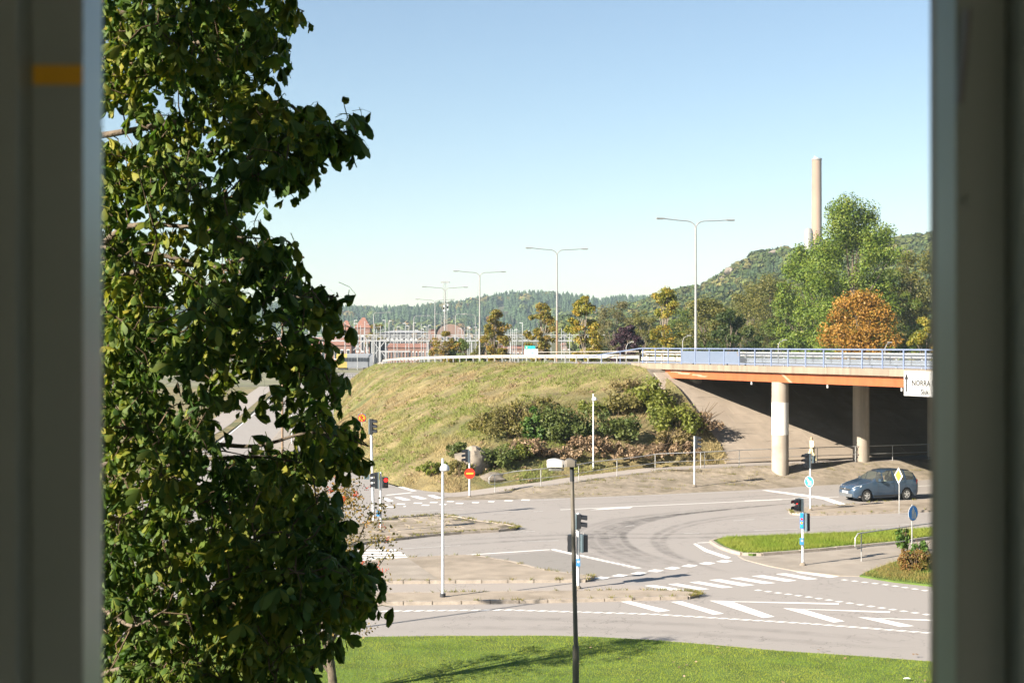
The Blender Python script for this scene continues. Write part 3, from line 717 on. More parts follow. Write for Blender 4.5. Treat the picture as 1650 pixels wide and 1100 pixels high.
# rust spots on the last solid panels
for D, z, h in ((97.9, 8.38, .05), (96.9, 8.38, .10), (96.8, 8.22, .12), (96.2, 8.42, .05)):
    p = EP(D, .205); q = EP(D - .12, .205); bpart('rust_spot', MB().add([(p.x, p.y, z), (q.x, q.y, z + .02), (q.x, q.y, z + h), (p.x, p.y, z + h)], [(3, 2, 1, 0)]), 'pole_brown')
# steel guard rail: on the bridge and along the raised road, one thing with rail and posts
def wbeam(P, side, zc):
    mb = MB(); prof = [(0, -.155), (.05, -.12), (.05, -.05), (0, 0), (.05, .05), (.05, .12), (0, .155)]; n = len(prof); vs = []; k = len(P)
    for i, p in enumerate(P):
        t = P[min(k-1, i+1)] - P[max(0, i-1)]; t.z = 0; t.normalize(); nn = Vector((t.y, -t.x, 0)) * side
        vs += [Vector((p.x, p.y, p.z + zc)) + nn * a + Vector((0, 0, b)) for a, b in prof]
    return mb.add(vs, [(i*n+j, i*n+j+1, (i+1)*n+j+1, (i+1)*n+j) for i in range(k-1) for j in range(n-1)])
gr_b = thing('guard_rail', 'double steel guard rail behind the blue-grey bridge railing', 'guard rail', tuple(EP(95, .9, 7.5)))
Pb = [EP(D, .95, 7.5) for D in np.linspace(D0, D1, 30)]
for zc in (.42, .85): wbeam(Pb, 1, zc).build('rail_beam', 'guard', gr_b, 50, world=True)
for D in np.arange(D0 - .5, D1, -2.0):
    p = EP(D, 1.06, 7.5); MB().box((p.x, p.y, p.z + .48), (.12, .06, .96), math.atan2(UD.y, UD.x)).build('post', 'guard', gr_b, world=True)
gr_r = thing('guard_rail', 'long pale steel guard rail curving along the top of the grassy embankment', 'guard rail', tuple(crest[4]))
Pr = [p + (q - p).normalized() * .9 for p, q in zip(rr, rr2)][6:]
wbeam(Pr, -1, .62).build('rail_beam', 'guard', gr_r, 50, world=True)
for p in resample(Pr, 62):
    MB().box((p.x, p.y, p.z + .3), (.08, .14, .78), .3).build('post', 'galv', gr_r, world=True)
MB().tube([p + Vector((0, 0, 1.0)) for p in Pr[-8:]], .03, 6).build('top_rail', 'guard', gr_r, 50, world=True)
# paved slope under the bridge: slabs, each its own piece
O = path_up[36] + Vector((0, 0, .03)); rise = .56
def SP(a, b, dz=0.0): return O + WD * a + UD * b + Vector((0, 0, b * rise + dz))
M['slope_joint'] = mat('slope_joint', (0.165, 0.14, 0.11), 0.95, 0.3, 3)
slope = struct(MB().add([SP(-.5, 0), SP(34, 0), SP(34, 11), SP(-.2, 11)], [(0, 1, 2, 3)]).build('paved_slope', 'slope_joint'))
sl_me = MB().box((0, 0, 0), (1.192, 1.192, .08)).mesh('slope_slab'); sl_me.materials.append(M['slope_slab'])
rotm = Matrix((tuple(WD), tuple((UD + Vector((0, 0, rise))).normalized()), tuple(WD.cross((UD + Vector((0, 0, rise))).normalized())))).transposed().to_euler()
nb_ = int(11 * math.sqrt(1 + rise * rise) / 1.2)
for i in range(28):
    for j in range(nb_):
        a = .1 + i * 1.2 + (.6 if j % 2 else 0); b = (j + .5) * 1.2 / math.sqrt(1 + rise * rise)
        if a > 30: continue
        o = link('slope_slab', sl_me, None, slope); o.location = SP(a, b, .015 + rnd.uniform(-.006, .006)); o.rotation_euler = rotm
# ------------------------------------------------------------------ hand rails
def handrail(label, P, h, spacing, ends, mid=True, group=None, double=(), m='galv'):
    t = thing('handrail', label, 'handrail', tuple(P[0]), group=group)
    up = Vector((0, 0, h)); loop = []
    a = P[0]; d = (P[1] - P[0]); d.z = 0; d.normalize()
    top = [p + up for p in P]
    if ends:
        top = [a + Vector((0, 0, h * .48)), a + Vector((0, 0, h * .45)) - d * .25, a + Vector((0, 0, h * .55)) - d * .42, a + Vector((0, 0, h * .85)) - d * .42, a + Vector((0, 0, h)) - d * .22] + top
    MB().tube(top, .028, 8).build('top_rail', m, t, 50, world=True)
    if mid: MB().tube([p + up * .48 for p in P], .02, 6).build('mid_rail', m, t, 50, world=True)
    Ln = sum((b - a).length for a, b in zip(P, P[1:])); n = max(2, int(Ln / spacing) + 1)
    for i, p in enumerate(resample(P, n)):
        MB().tube([p - Vector((0, 0, .08)), p + up * .985], .026, 6).build('post', m, t, 50, world=True)
        if i in double:
            q = p + d * .35; MB().tube([q - Vector((0, 0, .08)), q + up * .985], .026, 6).build('post', m, t, 50, world=True)
    return t
hr_P = [p + Vector((0, 0, .02)) for p in offs(path_up, 1.9)]
i0 = min(range(k), key=lambda i: abs(CX + hr_P[i].x * F / hr_P[i].y - 795))
handrail('long galvanised handrail along the footpath, running uphill beneath the bridge', hr_P[i0:], 1.05, 2.9, True, True, double=(5,))
p0, p1 = G(1388, 903, .05), G(1530, 880, .05)
handrail('short galvanised handrail with bent end beside the grass island', [p0, p0.lerp(p1, .5), p1], 1.15, 4.2, True, True)

# ================================================================== TRAFFIC SIGNALS, LAMPS, SIGNS
def head(root, pos, ang, n=3, lit=None, sc=1.0, ped=False, visor=True):
    """signal head facing direction ang (0 = +X); children: visors and lenses"""
    d = Vector((math.cos(ang), math.sin(ang), 0)); sd = Vector((-d.y, d.x, 0)); p = Vector(pos); h = .25 * n * sc
    mb = MB().box(p, (.16 * sc, .24 * sc, h), ang)
    hd = mb.build('signal_head', 'signal', root)
    MB().box(p - d * .085 * sc, (.05 * sc, .27 * sc, h + .03), ang).build('back_plate', 'signal_back', hd)
    for i in range(n):
        c = p + Vector((0, 0, h / 2 - .125 * sc - .25 * sc * i)) + d * .083 * sc
        pts = [(math.cos(2 * math.pi * j / 14) * .095 * sc, math.sin(2 * math.pi * j / 14) * .095 * sc) for j in range(14)]
        MB().plate(pts, .008, c, sd, (0, 0, 1)).build('lens', 'red_lit' if lit == i else 'lens_off', hd)
        if visor:
            vs = []; m = 9
            for jj in range(m):
                a = math.pi * (-.12 + 1.24 * jj / (m - 1)); r = .112 * sc
                off = sd * math.cos(a) * r + Vector((0, 0, math.sin(a) * r)); vs += [c + off, c + off + d * (.22 * sc) - Vector((0, 0, .03 * sc))]
            MB().add(vs, [(2*j, 2*j+1, 2*j+3, 2*j+2) for j in range(m-1)]).build('visor', 'signal', hd, 60)
    return hd
def sigpole(label, px, py, h, heads, r=.055, z=0.0, lean=0.0, group='traffic signals of the junction'):
    b = G(px, py, z); t = thing('traffic_signal', label, 'traffic signal', tuple(b), group=group)
    MB().lathe([(.13, -.02), (.12, .06), (r + .02, .09), (r + .01, .12)], 12).build('foot', 'rock', t, 40)
    MB().tube([(0, 0, 0), (lean, 0, h)], [r, r * .9], 10).build('pole', 'white_metal', t, 50)
    for hd in heads: head(t, **hd)
    return t
def disc(n, r): return [(math.cos(2 * math.pi * j / n) * r, math.sin(2 * math.pi * j / n) * r) for j in range(n)]
def roundsign(root, z, r, ang, layers, d0=.07):
    """layers: (outline, material, part name); facing ang"""
    d = Vector((math.cos(ang), math.sin(ang), 0)); sd = Vector((-d.y, d.x, 0))
    sp = MB().plate(disc(28, r), .012, Vector((0, 0, z)) + d * d0, sd, (0, 0, 1)).build('sign_plate', layers[0][1], root)
    k = .0145
    for outl, m, nm in layers[1:]:
        for oo in outl: MB().plate(oo, .003, Vector((0, 0, z)) + d * (d0 + k), sd, (0, 0, 1)).build(nm, m, sp)
        k += .004
    return sp
def button(root, z, x=.0, m='box_blue'):
    o = MB().box((x, -.09, z), (.14, .12, .26)).build('button_box', m, root); MB().box((x, -.155, z + .04), (.08, .012, .08)).build('button_plate', 'sign_white', o)
CAMDIR = R(-90)
sA = sigpole('tall traffic signal with three hooded lamps atop beside the rowan', 602, 841, 5.1, [dict(pos=(-.12, 0, 4.85), ang=R(-8), n=3), dict(pos=(-.35, 0, 2.45), ang=R(95), n=2, visor=False)], .07, lean=-.14)
sB = sigpole('low traffic signal with red pedestrian lamp on the tiled island', 613.5, 857, 2.85, [dict(pos=(-.2, 0, 2.45), ang=R(185), n=3), dict(pos=(.22, -.02, 2.35), ang=R(-70), n=2, lit=0, visor=False)], .05, .11)
button(sB, .9, -.12)
sC = sigpole('traffic signal above a round no-entry sign at the foot of the hill', 756.5, 801, 2.75, [dict(pos=(-.16, 0, 2.45), ang=R(187), n=3)], .06)
bar = [(-.21, -.045), (.21, -.045), (.21, .045), (-.21, .045)]
roundsign(sC, 1.42, .31, R(-78), [(None, 'sign_red', '')] + [([bar], 'sign_yellow', 'sign_bar')], .08)
sD = sigpole('slim traffic signal standing on the bank below the footpath', 1119, 783, 3.1, [dict(pos=(.12, 0, 2.72), ang=R(-12), n=3)], .055, .22)
sE = sigpole('traffic signal with round blue arrow sign on the median tip', 1305.5, 822, 3.05, [dict(pos=(-.16, 0, 2.68), ang=R(200), n=3), dict(pos=(.2, .02, 2.75), ang=R(10), n=2, sc=.75, visor=False)], .055, .1)
arrow = [(-.17, .14), (-.11, .2), (.07, .01), (.14, .08), (.15, -.18), (-.11, -.17), (-.03, -.1)]
roundsign(sE, 1.55, .30, R(-140), [(None, 'sign_white', ''), ([disc(28, .275)], 'sign_blue', 'sign_face'), ([[(a, b) for a, b in arrow]], 'sign_white', 'sign_arrow')], .08)
sF = sigpole('traffic signal with lit red lamp and blue button box by grass island', 1293.5, 910, 2.72, [dict(pos=(-.17, 0, 2.45), ang=R(205), n=2, lit=0), dict(pos=(.16, .02, 1.75), ang=R(30), n=3, sc=.95, visor=False)], .055, .03)
button(sF, .98, -.06)
pl = MB().box((-.06, -.075, 1.82), (.13, .02, .62)).build('sticker_plate', 'sign_blue', sF)
for zz, mm in ((1.88, 'sign_red'), (1.73, 'sign_orange'), (1.60, 'sign_green')): MB().plate(disc(10, .05), .006, (-.06, -.086, zz), (1, 0, 0), (0, 0, 1)).build('sticker', mm, pl)
sG = sigpole('traffic signal with two side-mounted pedestrian boxes behind dark lamp post', 931.5, 948, 2.8, [dict(pos=(.02, 0, 2.48), ang=R(-6), n=2, sc=1.05), dict(pos=(-.27, 0, 1.68), ang=R(170), n=2, sc=1.25, visor=False), dict(pos=(.22, 0, 1.68), ang=R(15), n=2, sc=1.25, visor=False)], .065)
for x in (-.22, .2): MB().tube([(0, 0, 2.08), (x, 0, 2.08), (x, 0, 1.98)], .02, 6).build('bracket', 'galv', sG, 50); MB().tube([(0, 0, 1.36), (x, 0, 1.34)], .02, 6).build('bracket', 'galv', sG, 50)
button(sG, .98, .0)

# plain sign posts
def signpost(label, px, py, h, z=0.0, r=.03):
    t = thing('road_sign', label, 'road sign', tuple(G(px, py, z)))
    MB().tube([(0, 0, -.05), (0, 0, h)], r, 8).build('post', 'galv', t, 50); return t
t = signpost('yellow diamond priority sign on the median island behind the car', 1449, 826, 2.2, .1)
b_ = 9 - (766 - HY) * (t.location.y / F) - t.location.z
dia = lambda r: [(r, 0), (0, r), (-r, 0), (0, -r)]
t.location.z = .1
for o in list(t.children): bpy.data.objects.remove(o)
MB().tube([(0, 0, -.05), (0, 0, b_)], .03, 8).build('post', 'galv', t, 50)
sdv = Vector((math.cos(R(-45) + R(90)), math.sin(R(-45) + R(90)), 0))
sdv = Vector((math.cos(R(28)), math.sin(R(28)), 0)); sdv = Vector((.5, .866, 0)); sdv = Vector((.24, -.97, 0))
nd = sdv.cross(Vector((0, 0, 1)))
sp = MB().plate(dia(.44), .012, Vector((0, 0, b_)) + nd * .035, sdv, (0, 0, 1)).build('sign_plate', 'sign_white', t)
MB().plate(dia(.33), .003, Vector((0, 0, b_)) + nd * .049, sdv, (0, 0, 1)).build('sign_face', 'sign_yellow', sp)
t = signpost('oval-looking blue shared footpath sign with white figures above the shrub', 1469.5, 896, 2.2, .05)
pz = 9 - (826 - HY) * (t.location.y / F) - t.location.z
adult = [(-.10, -.24), (-.05, -.24), (-.04, -.02), (-.01, -.02), (0, -.24), (.05, -.24), (.06, .0), (.09, .12), (.05, .15), (.03, .16), (.03, .24), (-.05, .24), (-.05, .16), (-.1, .12)]
child = [(.08, -.24), (.12, -.24), (.13, -.12), (.15, -.24), (.19, -.24), (.18, -.05), (.17, 0), (.16, .04), (.11, .04), (.10, 0), (.08, -.06)]
roundsign(t, pz, .33, R(-52), [(None, 'sign_white', ''), ([disc(28, .305)], 'sign_blue', 'sign_face'), ([adult, child], 'sign_white', 'sign_figure')], .05)
hp = on_hill(583, 716)
t = thing('road_sign', 'orange round no-pedestrians warning sign on a thin post in the slope grass', 'road sign', tuple(hp))
sz = (716 - 673) * hp.y / F
MB().tube([(0, 0, -.1), (0, 0, sz + .45)], .035, 8).build('post', 'galv', t, 50)
MB().box((0, .02, sz), (.66, .03, .66)).build('back_plate', 'signal_back', t)
man = [(-.16, -.22), (-.09, -.24), (0, -.06), (.08, -.23), (.16, -.21), (.07, .03), (.16, .08), (.13, .13), (.03, .10), (.02, .22), (-.05, .22), (-.06, .1), (-.16, 0), (-.11, -.04), (-.05, 0)]
slash = [(-.25, .20), (-.20, .25), (.25, -.20), (.20, -.25)]
roundsign(t, sz, .31, R(-84), [(None, 'sign_red', ''), ([disc(28, .255)], 'sign_orange', 'sign_face'), ([man], 'sign_black', 'sign_figure'), ([slash], 'sign_red', 'sign_slash')], .05)

def text_part(body, size, origin, right, up, m, parent, name='lettering'):
    cu = bpy.data.curves.new(name, 'FONT'); cu.body = body; cu.size = size; cu.extrude = .002; cu.offset = .009; cu.resolution_u = 3
    o = bpy.data.objects.new(name, cu); col.objects.link(o)
    dg = bpy.context.evaluated_depsgraph_get(); me = bpy.data.meshes.new_from_object(o.evaluated_get(dg)); bpy.data.objects.remove(o); bpy.data.curves.remove(cu)
    r, u = Vector(right).normalized(), Vector(up).normalized(); n = r.cross(u); mm = Matrix((r, u, n)).transposed().to_4x4(); mm.translation = Vector(origin)
    me.transform(mm); me.materials.clear(); me.materials.append(M[m]); return link(name, me, None, parent)
# white direction sign hung on the bridge edge
q = EP(81.2, -.16); q.z = 9 - (617 - HY) * 81.2 / F
t = thing('direction_sign', 'white direction board with black arrow and NORRA lettering on the bridge edge', 'road sign', tuple(q))
rt = -UD; w_, h_ = 3.0, 1.42
M['board_white'] = mat('board_white', (0.36, 0.36, 0.355), 0.6, 0.04, 1)
MB().plate([(0, -h_/2), (w_, -h_/2), (w_, h_/2), (0, h_/2)], .03, (0, 0, 0), rt, (0, 0, 1)).build('board', 'board_white', t)
MB().plate([(.015, -h_/2+.015), (w_-.015, -h_/2+.015), (w_-.015, h_/2-.015), (.015, h_/2-.015)], .02, tuple(Vector((0,0,0)) - rt.cross(Vector((0,0,1))) * .022), rt, (0, 0, 1)).build('back_frame', 'galv', t)
nn = rt.cross(Vector((0, 0, 1)))
MB().plate([(.18, -.48), (.28, -.48), (.28, .24), (.40, .20), (.23, .54), (.06, .20), (.18, .24)], .003, tuple(nn * .032), rt, (0, 0, 1)).build('arrow', 'sign_black', t)
text_part('NORRA U', .44, Vector(rt) * .66 + nn * .033 + Vector((0, 0, -.12)), rt, (0, 0, 1), 'sign_black', t)
text_part('Sjuk', .38, Vector(rt) * 1.42 + nn * .033 + Vector((0, 0, -.58)), rt, (0, 0, 1), 'sign_black', t)
for x in (.3, 1.6, 2.8):
    pq = Vector(rt) * x; MB().bar(pq + Vector((0, 0, .5)) - nn * .03, pq + Vector((0, 0, .5)) - nn * .16, .06, .06).build('bracket', 'galv', t)
# teal sign with white cross beyond the guard rail
D = 158; q = A(856, 573, D)
t = thing('information_sign', 'white board with teal header and white cross behind the guard rail', 'sign', (q.x, q.y, q.z - 1.2))
s_ = D / F
MB().box((0, 0, 1.2 + 6 * s_), (22 * s_, .08, 10 * s_)).build('board', 'sign_white', t)
hd_ = MB().box((-2 * s_, -.05, 1.2 + 13.5 * s_), (17 * s_, .05, 5 * s_)).build('header', 'sign_teal', t)
cr = .07 * 2; MB().box((-7.5 * s_, -.085, 1.2 + 13.5 * s_), (5 * s_, .02, 4.6 * s_)).build('header_field', 'sign_green', t)
MB().box((-7.5 * s_, -.1, 1.2 + 13.5 * s_), (3 * s_, .01, .9 * s_)).box((-7.5 * s_, -.1, 1.2 + 14.6 * s_), (.9 * s_, .01, 1.2 * s_)).box((-7.5 * s_, -.1, 1.2 + 12.4 * s_), (.9 * s_, .01, 1.2 * s_)).build('cross', 'sign_white', t)
MB().box((2 * s_, -.046, 1.2 + 4 * s_), (8 * s_, .01, 1.2 * s_)).build('logo_line', 'sign_teal', t)
for x in (-8, 8): MB().box((x * s_, .06, .5), (.08, .08, 2.6)).build('leg', 'galv', t)

# near street lamp with a flat hooded head
b = Vector(((926 - CX) * 25.0 / F, 25.0, .05))
t = thing('street_lamp', 'dark street lamp with weathered flat head standing on the lawn', 'street lamp', tuple(b))
hz = 9 - (752 - HY) * 25.0 / F - .05; zj = 9 - (1046 - HY) * 25.0 / F
MB().tube([(.02, 0, -.1), (.02, 0, zj)], [.07, .058], 14).build('base_sleeve', 'lamp_pole', t, 50)
MB().tube([(.02, 0, zj), (.02, 0, zj + .04), (-.045, 0, hz - .25)], [.055, .042, .034], 14).build('pole', 'lamp_pole', t, 50)
MB().tube([(-.045, 0, hz - .25), (-.05, 0, hz)], [.040, .040], 14).build('spigot', 'lamp_pole_dark', t, 50)  # dark tone puts the shade below the lamp head into the colour
MB().box((.02, -.066, .75), (.07, .02, .42)).build('service_door', 'lamp_pole_dark', t)
def shell(x0, x1, w, z0, z1, n=14):
    mb = MB(); vs = []; k = 8
    for i in range(n):
        u = i / (n - 1); x = x0 + (x1 - x0) * u; tp = min(1, (u * (1 - u) * 9) ** .5) if 0 < u < 1 else .55
        tp = max(.75, tp); hh = z0 + (z1 - z0) * (.72 + .28 * math.sin(math.pi * min(1, u * .9 + .12)))
        ww = w / 2 * tp
        vs += [(x, -ww, z0), (x, -ww, z0 + (hh - z0) * .45), (x, -ww * .8, hh - .012), (x, -ww * .4, hh), (x, ww * .4, hh), (x, ww * .8, hh - .012), (x, ww, z0 + (hh - z0) * .45), (x, ww, z0)]
    fs = [(i*k+j, i*k+j+1, (i+1)*k+j+1, (i+1)*k+j) for i in range(n-1) for j in range(k-1)] + [tuple(range(k)), tuple(range((n-1)*k, n*k))[::-1]] + [(i*k+k-1, i*k, (i+1)*k, (i+1)*k+k-1) for i in range(n-1)]
    return mb.add(vs, fs)
hd = shell(-.49, -.17, .22, hz, hz + .15).build('lamp_head', 'lamp_head', t, 40)
shell(-.166, .03, .22, hz + .008, hz + .153).build('gear_cover', 'lamp_pole', hd, 40)
shell(-.46, -.19, .19, hz - .06, hz - .004).build('lamp_glass', 'lamp_glass', hd, 40)

# white post-top lamps with a side dome
def domelamp(label, px, py, top, z=0.0, on=None, r=.055):
    b = on if on is not None else G(px, py, z); t = thing('path_lamp', label, 'lamp', tuple(b), group='white dome lamps'); h = (py - top) * b.y / F
    MB().tube([(0, 0, -.1), (0, 0, .12)], r + .05, 10).build('foot', 'lamp_pole_dark', t, 40)
    MB().tube([(0, 0, 0), (0, 0, h)], [r, r * .8], 10).build('pole', 'white_metal', t, 50)
    c = (.07, -.05, h - .42)
    d = MB().lathe([(.17, 0), (.175, .06), (.15, .14), (.09, .20), (.01, .225)], 18, c).build('dome', 'white_metal', t, 60)
    MB().lathe([(.01, -.03), (.13, -.02), (.16, .0)], 16, c).build('diffuser', 'lamp_glass', d, 60)
domelamp('tall white lamp post with small dome on the kerb island', 713.5, 961, 738, .12)
domelamp('white lamp post with small dome among the brush behind the handrail', 956, 757, 634, on=on_hill(956, 757))
domelamp('white lamp post by the approach road behind the chestnut leaves', 470, 716, 575, 0)

# tall twin-arm street lights on the raised road
def twin(label, px, D, top, zroad, brown=None, arm=3.2):
    x = (px - CX) * D / F; t = thing('twin_street_light', label, 'street light', (x, D, zroad), group='twin-arm street lights on the raised road')
    ht = 9 + (HY - top) * D / F - zroad; zs = ht - .75
    if brown:
        zb = 9 + (HY - brown) * D / F - zroad
        MB().tube([(0, 0, -.3), (0, 0, zb)], [.13, .115], 10).build('lower_pole', 'pole_brown', t, 50); MB().tube([(0, 0, zb), (0, 0, zs)], [.11, .075], 10).build('pole', 'pole_grey', t, 50)
    else: MB().tube([(0, 0, -.3), (0, 0, zs)], [.13, .075], 10).build('pole', 'pole_grey', t, 50)
    for s in (-1, 1):
        P = catmull([(0, 0, zs - .1), (s * .12, 0, zs + .28), (s * .55, 0, zs + .55), (s * 1.5, s * .3, zs + .62), (s * (arm - .5), s * .7, zs + .72)], 5)
        MB().tube(P, [.05] * 10 + [.042] * (len(P) - 10), 8).build('arm', 'pole_grey', t, 50)
        hd = MB().box((s * (arm - .15), s * .8, zs + .73), (.75, .26, .11), .27).build('lamp_head', 'pole_grey', t)
        MB().box((s * (arm - .1), s * .81, zs + .665), (.5, .2, .02), .27).build('diffuser', 'lamp_glass', hd)
twin('tallest pale twin-arm street light rising over the solid bridge panels', 1121, 120, 353, 7.5)
twin('twin-arm street light with brown lower pole between two autumn trees', 897.5, 155, 400, 7.15, 516)
twin('twin-arm street light beside the curving guard rail before the conifer ridge', 773, 186, 437, 6.7)
twin('twin-arm street light overlapping the lattice mast', 717, 215, 462, 6.0)
twin('farthest twin-arm street light left of the lattice mast', 701, 252, 482, 5.2)
# single-arm lamps further off
def single(label, px, D, top, base, arm, brown=False):
    x = (px - CX) * D / F; zb = 9 - (base - HY) * D / F; t = thing('street_light', label, 'street light', (x, D, zb), group='single-arm street lights')
    h = (base - top) * D / F; s = 1 if arm > 0 else -1; L_ = abs(arm) * D / F
    MB().tube([(0, 0, -1), (0, 0, h - .5), (s * .15, 0, h - .1), (s * .5, 0, h), (s * L_, 0, h + .1)], [q_ * (.6 if D < 160 and not brown else 1) for q_ in (.1, .07, .05, .045, .04)], 8).build('pole', 'pole_brown' if brown else 'pole_grey', t, 50)
    MB().box((s * (L_ + .2), 0, h + .1), (.7, .25, .12) if D > 160 else (.42, .2, .09)).build('lamp_head', 'pole_grey', t)
single('single-arm street light rising over the footbridge lift tower', 602, 300, 504, 578, 24)
single('single-arm street light before the dark grey depot', 667, 310, 509, 578, 22)
single('short-armed street light just beside the lattice mast', 711, 330, 506, 570, -7)
single('single-arm street light above the arched hall roof', 734, 320, 506, 570, 14)
single('single-arm street light between arched hall and the third twin-arm light', 766, 320, 507, 570, -18)
single('small street light with short arm behind the purple shrub', 1009, 150, 552, 575, 6)
single('small street light with short arm behind the solid bridge panels', 1100, 145, 542, 575, 7)
single('small street light with short arm before the tall green tree', 1254, 140, 549, 575, 7)
single('small street light before the orange maple', 1426, 135, 553, 570, 4)
single('brown single-arm street light beside the approach road', 455, 112, 470, 745, -20, True)

# ================================================================== PERSON ON THE FOOTPATH
def figure(root, J, E, mats, zsplit):
    """skinned body from joints J (name: (pos, radius)) and edges E; clothing grown from the body's own faces"""
    names = list(J); me = bpy.data.meshes.new('body'); me.from_pydata([J[n][0] for n in names], [(names.index(a), names.index(b)) for a, b in E], [])
    o = bpy.data.objects.new('body', me); col.objects.link(o)
    sk = o.modifiers.new('s', 'SKIN'); sb = o.modifiers.new('u', 'SUBSURF'); sb.levels = 2; sb.render_levels = 2
    for i, n in enumerate(names):
        r = J[n][1]; d = me.skin_vertices[0].data[i]; d.radius = r if isinstance(r, tuple) else (r, r); d.use_root = (i == 0)
    dg = bpy.context.evaluated_depsgraph_get(); dg.update(); bm = bpy.data.meshes.new_from_object(o.evaluated_get(dg)); bpy.data.objects.remove(o)
    bm.name = 'body'; bm.materials.clear(); bm.materials.append(mats['skin'])
    bm.polygons.foreach_set('use_smooth', [True] * len(bm.polygons))
    bo = link('body', bm, None, root)
    for nm, test, m, th in zsplit:
        keep = [p for p in bm.polygons if test(p.center)]; idx = {}; vs = []; fs = []
        for p in keep:
            f = []
            for vi in p.vertices:
                if vi not in idx: idx[vi] = len(vs); v = bm.vertices[vi]; vs.append(tuple(v.co + v.normal * th))
                f.append(idx[vi])
            fs.append(f)
        mb = MB(); mb.add(vs, fs); mb.build(nm, m, root, 80)
    return bo
M['skin'] = mat('skin', (0.50, 0.31, 0.22), 0.6, 0.08, 8)
M['cream_cloth'] = mat('cream_cloth', (0.62, 0.53, 0.37), 0.9, 0.1, 6)
M['pale_trousers'] = mat('pale_trousers', (0.66, 0.60, 0.34), 0.9, 0.1, 6)
M['hair'] = mat('grey_hair', (0.30, 0.22, 0.13), 0.8, 0.2, 30)
M['shoe'] = mat('pale_shoe', (0.45, 0.40, 0.32), 0.7, 0.1, 10)
pp = path_up[40].lerp(path_lo[40], .45)
ip = min(range(len(path_up)), key=lambda i: abs(CX + (path_up[i].x + path_lo[i].x) / 2 * F / ((path_up[i].y + path_lo[i].y) / 2) - 1293))
pp = path_up[ip].lerp(path_lo[ip], .45) + Vector((0, 0, .02))
per = thing('person', 'person in cream jacket and pale trousers walking the footpath beneath the bridge', 'person', tuple(pp), rz=R(205))
J = {'pelvis': ((0, 0, .93), (.15, .12)), 'waist': ((.0, 0, 1.08), (.14, .105)), 'chest': ((.02, 0, 1.30), (.165, .12)), 'neck0': ((.02, 0, 1.43), (.08, .075)), 'neck': ((.03, 0, 1.49), .052), 'head0': ((.05, 0, 1.57), (.075, .09)), 'head1': ((.05, 0, 1.66), (.078, .095)), 'top': ((.04, 0, 1.72), (.05, .06)), 'nose': ((.15, 0, 1.61), .014)}
for s, n in ((1, 'l'), (-1, 'r')):
    J.update({'sh'+n: ((.02, s * .17, 1.38), .07), 'el'+n: ((-.03 + s * .06, s * .23, 1.12), .05), 'wr'+n: ((.06 + s * .14, s * .22, .90), .033), 'pa'+n: ((.08 + s * .15, s * .215, .84), (.022, .035)),
              'hi'+n: ((0, s * .09, .88), .10), 'kn'+n: ((.06 - s * .14, s * .09, .49), .065), 'an'+n: ((-.02 - s * .27, s * .09, .10), .042), 'to'+n: ((.14 - s * .27, s * .10, .045), .042)})
    for q in range(4): J['f%d%s' % (q, n)] = ((.09 + s * .15 + .01 * q, s * .215 + (.02 - .013 * q), .76 + .006 * abs(q - 1.5)), .009)
    J['th'+n] = ((.125 + s * .15, s * .20, .80), .010)
E = [('pelvis', 'waist'), ('waist', 'chest'), ('chest', 'neck0'), ('neck0', 'neck'), ('neck', 'head0'), ('head0', 'head1'), ('head1', 'top'), ('head0', 'nose')]
for n in 'lr': E += [('chest', 'sh'+n), ('sh'+n, 'el'+n), ('el'+n, 'wr'+n), ('wr'+n, 'pa'+n), ('pa'+n, 'th'+n), ('pelvis', 'hi'+n), ('hi'+n, 'kn'+n), ('kn'+n, 'an'+n), ('an'+n, 'to'+n)] + [('pa'+n, 'f%d%s' % (q, n)) for q in range(4)]
figure(per, J, E, {'skin': M['skin']}, [('jacket', lambda c: .84 < c.z < 1.46 and not (c.z < .90 and abs(c.y) > .17), 'cream_cloth', .016), ('trousers', lambda c: .11 < c.z < .86 and abs(c.y) < .19, 'pale_trousers', .011), ('shoe', lambda c: c.z < .12, 'shoe', .008), ('hair', lambda c: c.z > 1.64 and c.x < .10 or (c.z > 1.54 and c.x < .0), 'hair', .012)])

# ================================================================== CAR
M['car_blue'] = mat('car_paint_blue', (0.048, 0.082, 0.130), 0.24, 0.06, 2, metal=0.35, spec=0.5, coat=0.6)
M['car_trim'] = mat('car_black_trim', (0.015, 0.016, 0.018), 0.6, 0.1, 5)
M['tyre'] = mat('tyre_rubber', (0.022, 0.022, 0.022), 0.85, 0.1, 10)
M['rim'] = mat('alloy_rim', (0.55, 0.54, 0.52), 0.35, 0.05, 5, metal=0.5)
M['chrome'] = mat('chrome', (0.7, 0.7, 0.7), 0.15, 0.05, 5, metal=0.9)
M['car_glass'] = glass_mat('car_glass', (0.62, 0.68, 0.66), 0.30)
M['headlight'] = mat('headlight_glass', (0.36, 0.38, 0.40), 0.2, 0.1, 12, spec=0.6)
M['taillight'] = mat('tail_lamp', (0.5, 0.02, 0.02), 0.2, 0.1, 8)
M['plate'] = mat('number_plate', (0.42, 0.42, 0.41), 0.5, 0.03, 5)
M['seat'] = mat('car_seat', (0.035, 0.035, 0.04), 0.9, 0.2, 8)
M['bumper_grey'] = mat('bumper_lower', (0.10, 0.105, 0.11), 0.5, 0.2, 20)
M['driver_shirt'] = mat('driver_shirt', (0.45, 0.45, 0.36), 0.9, 0.1, 8)
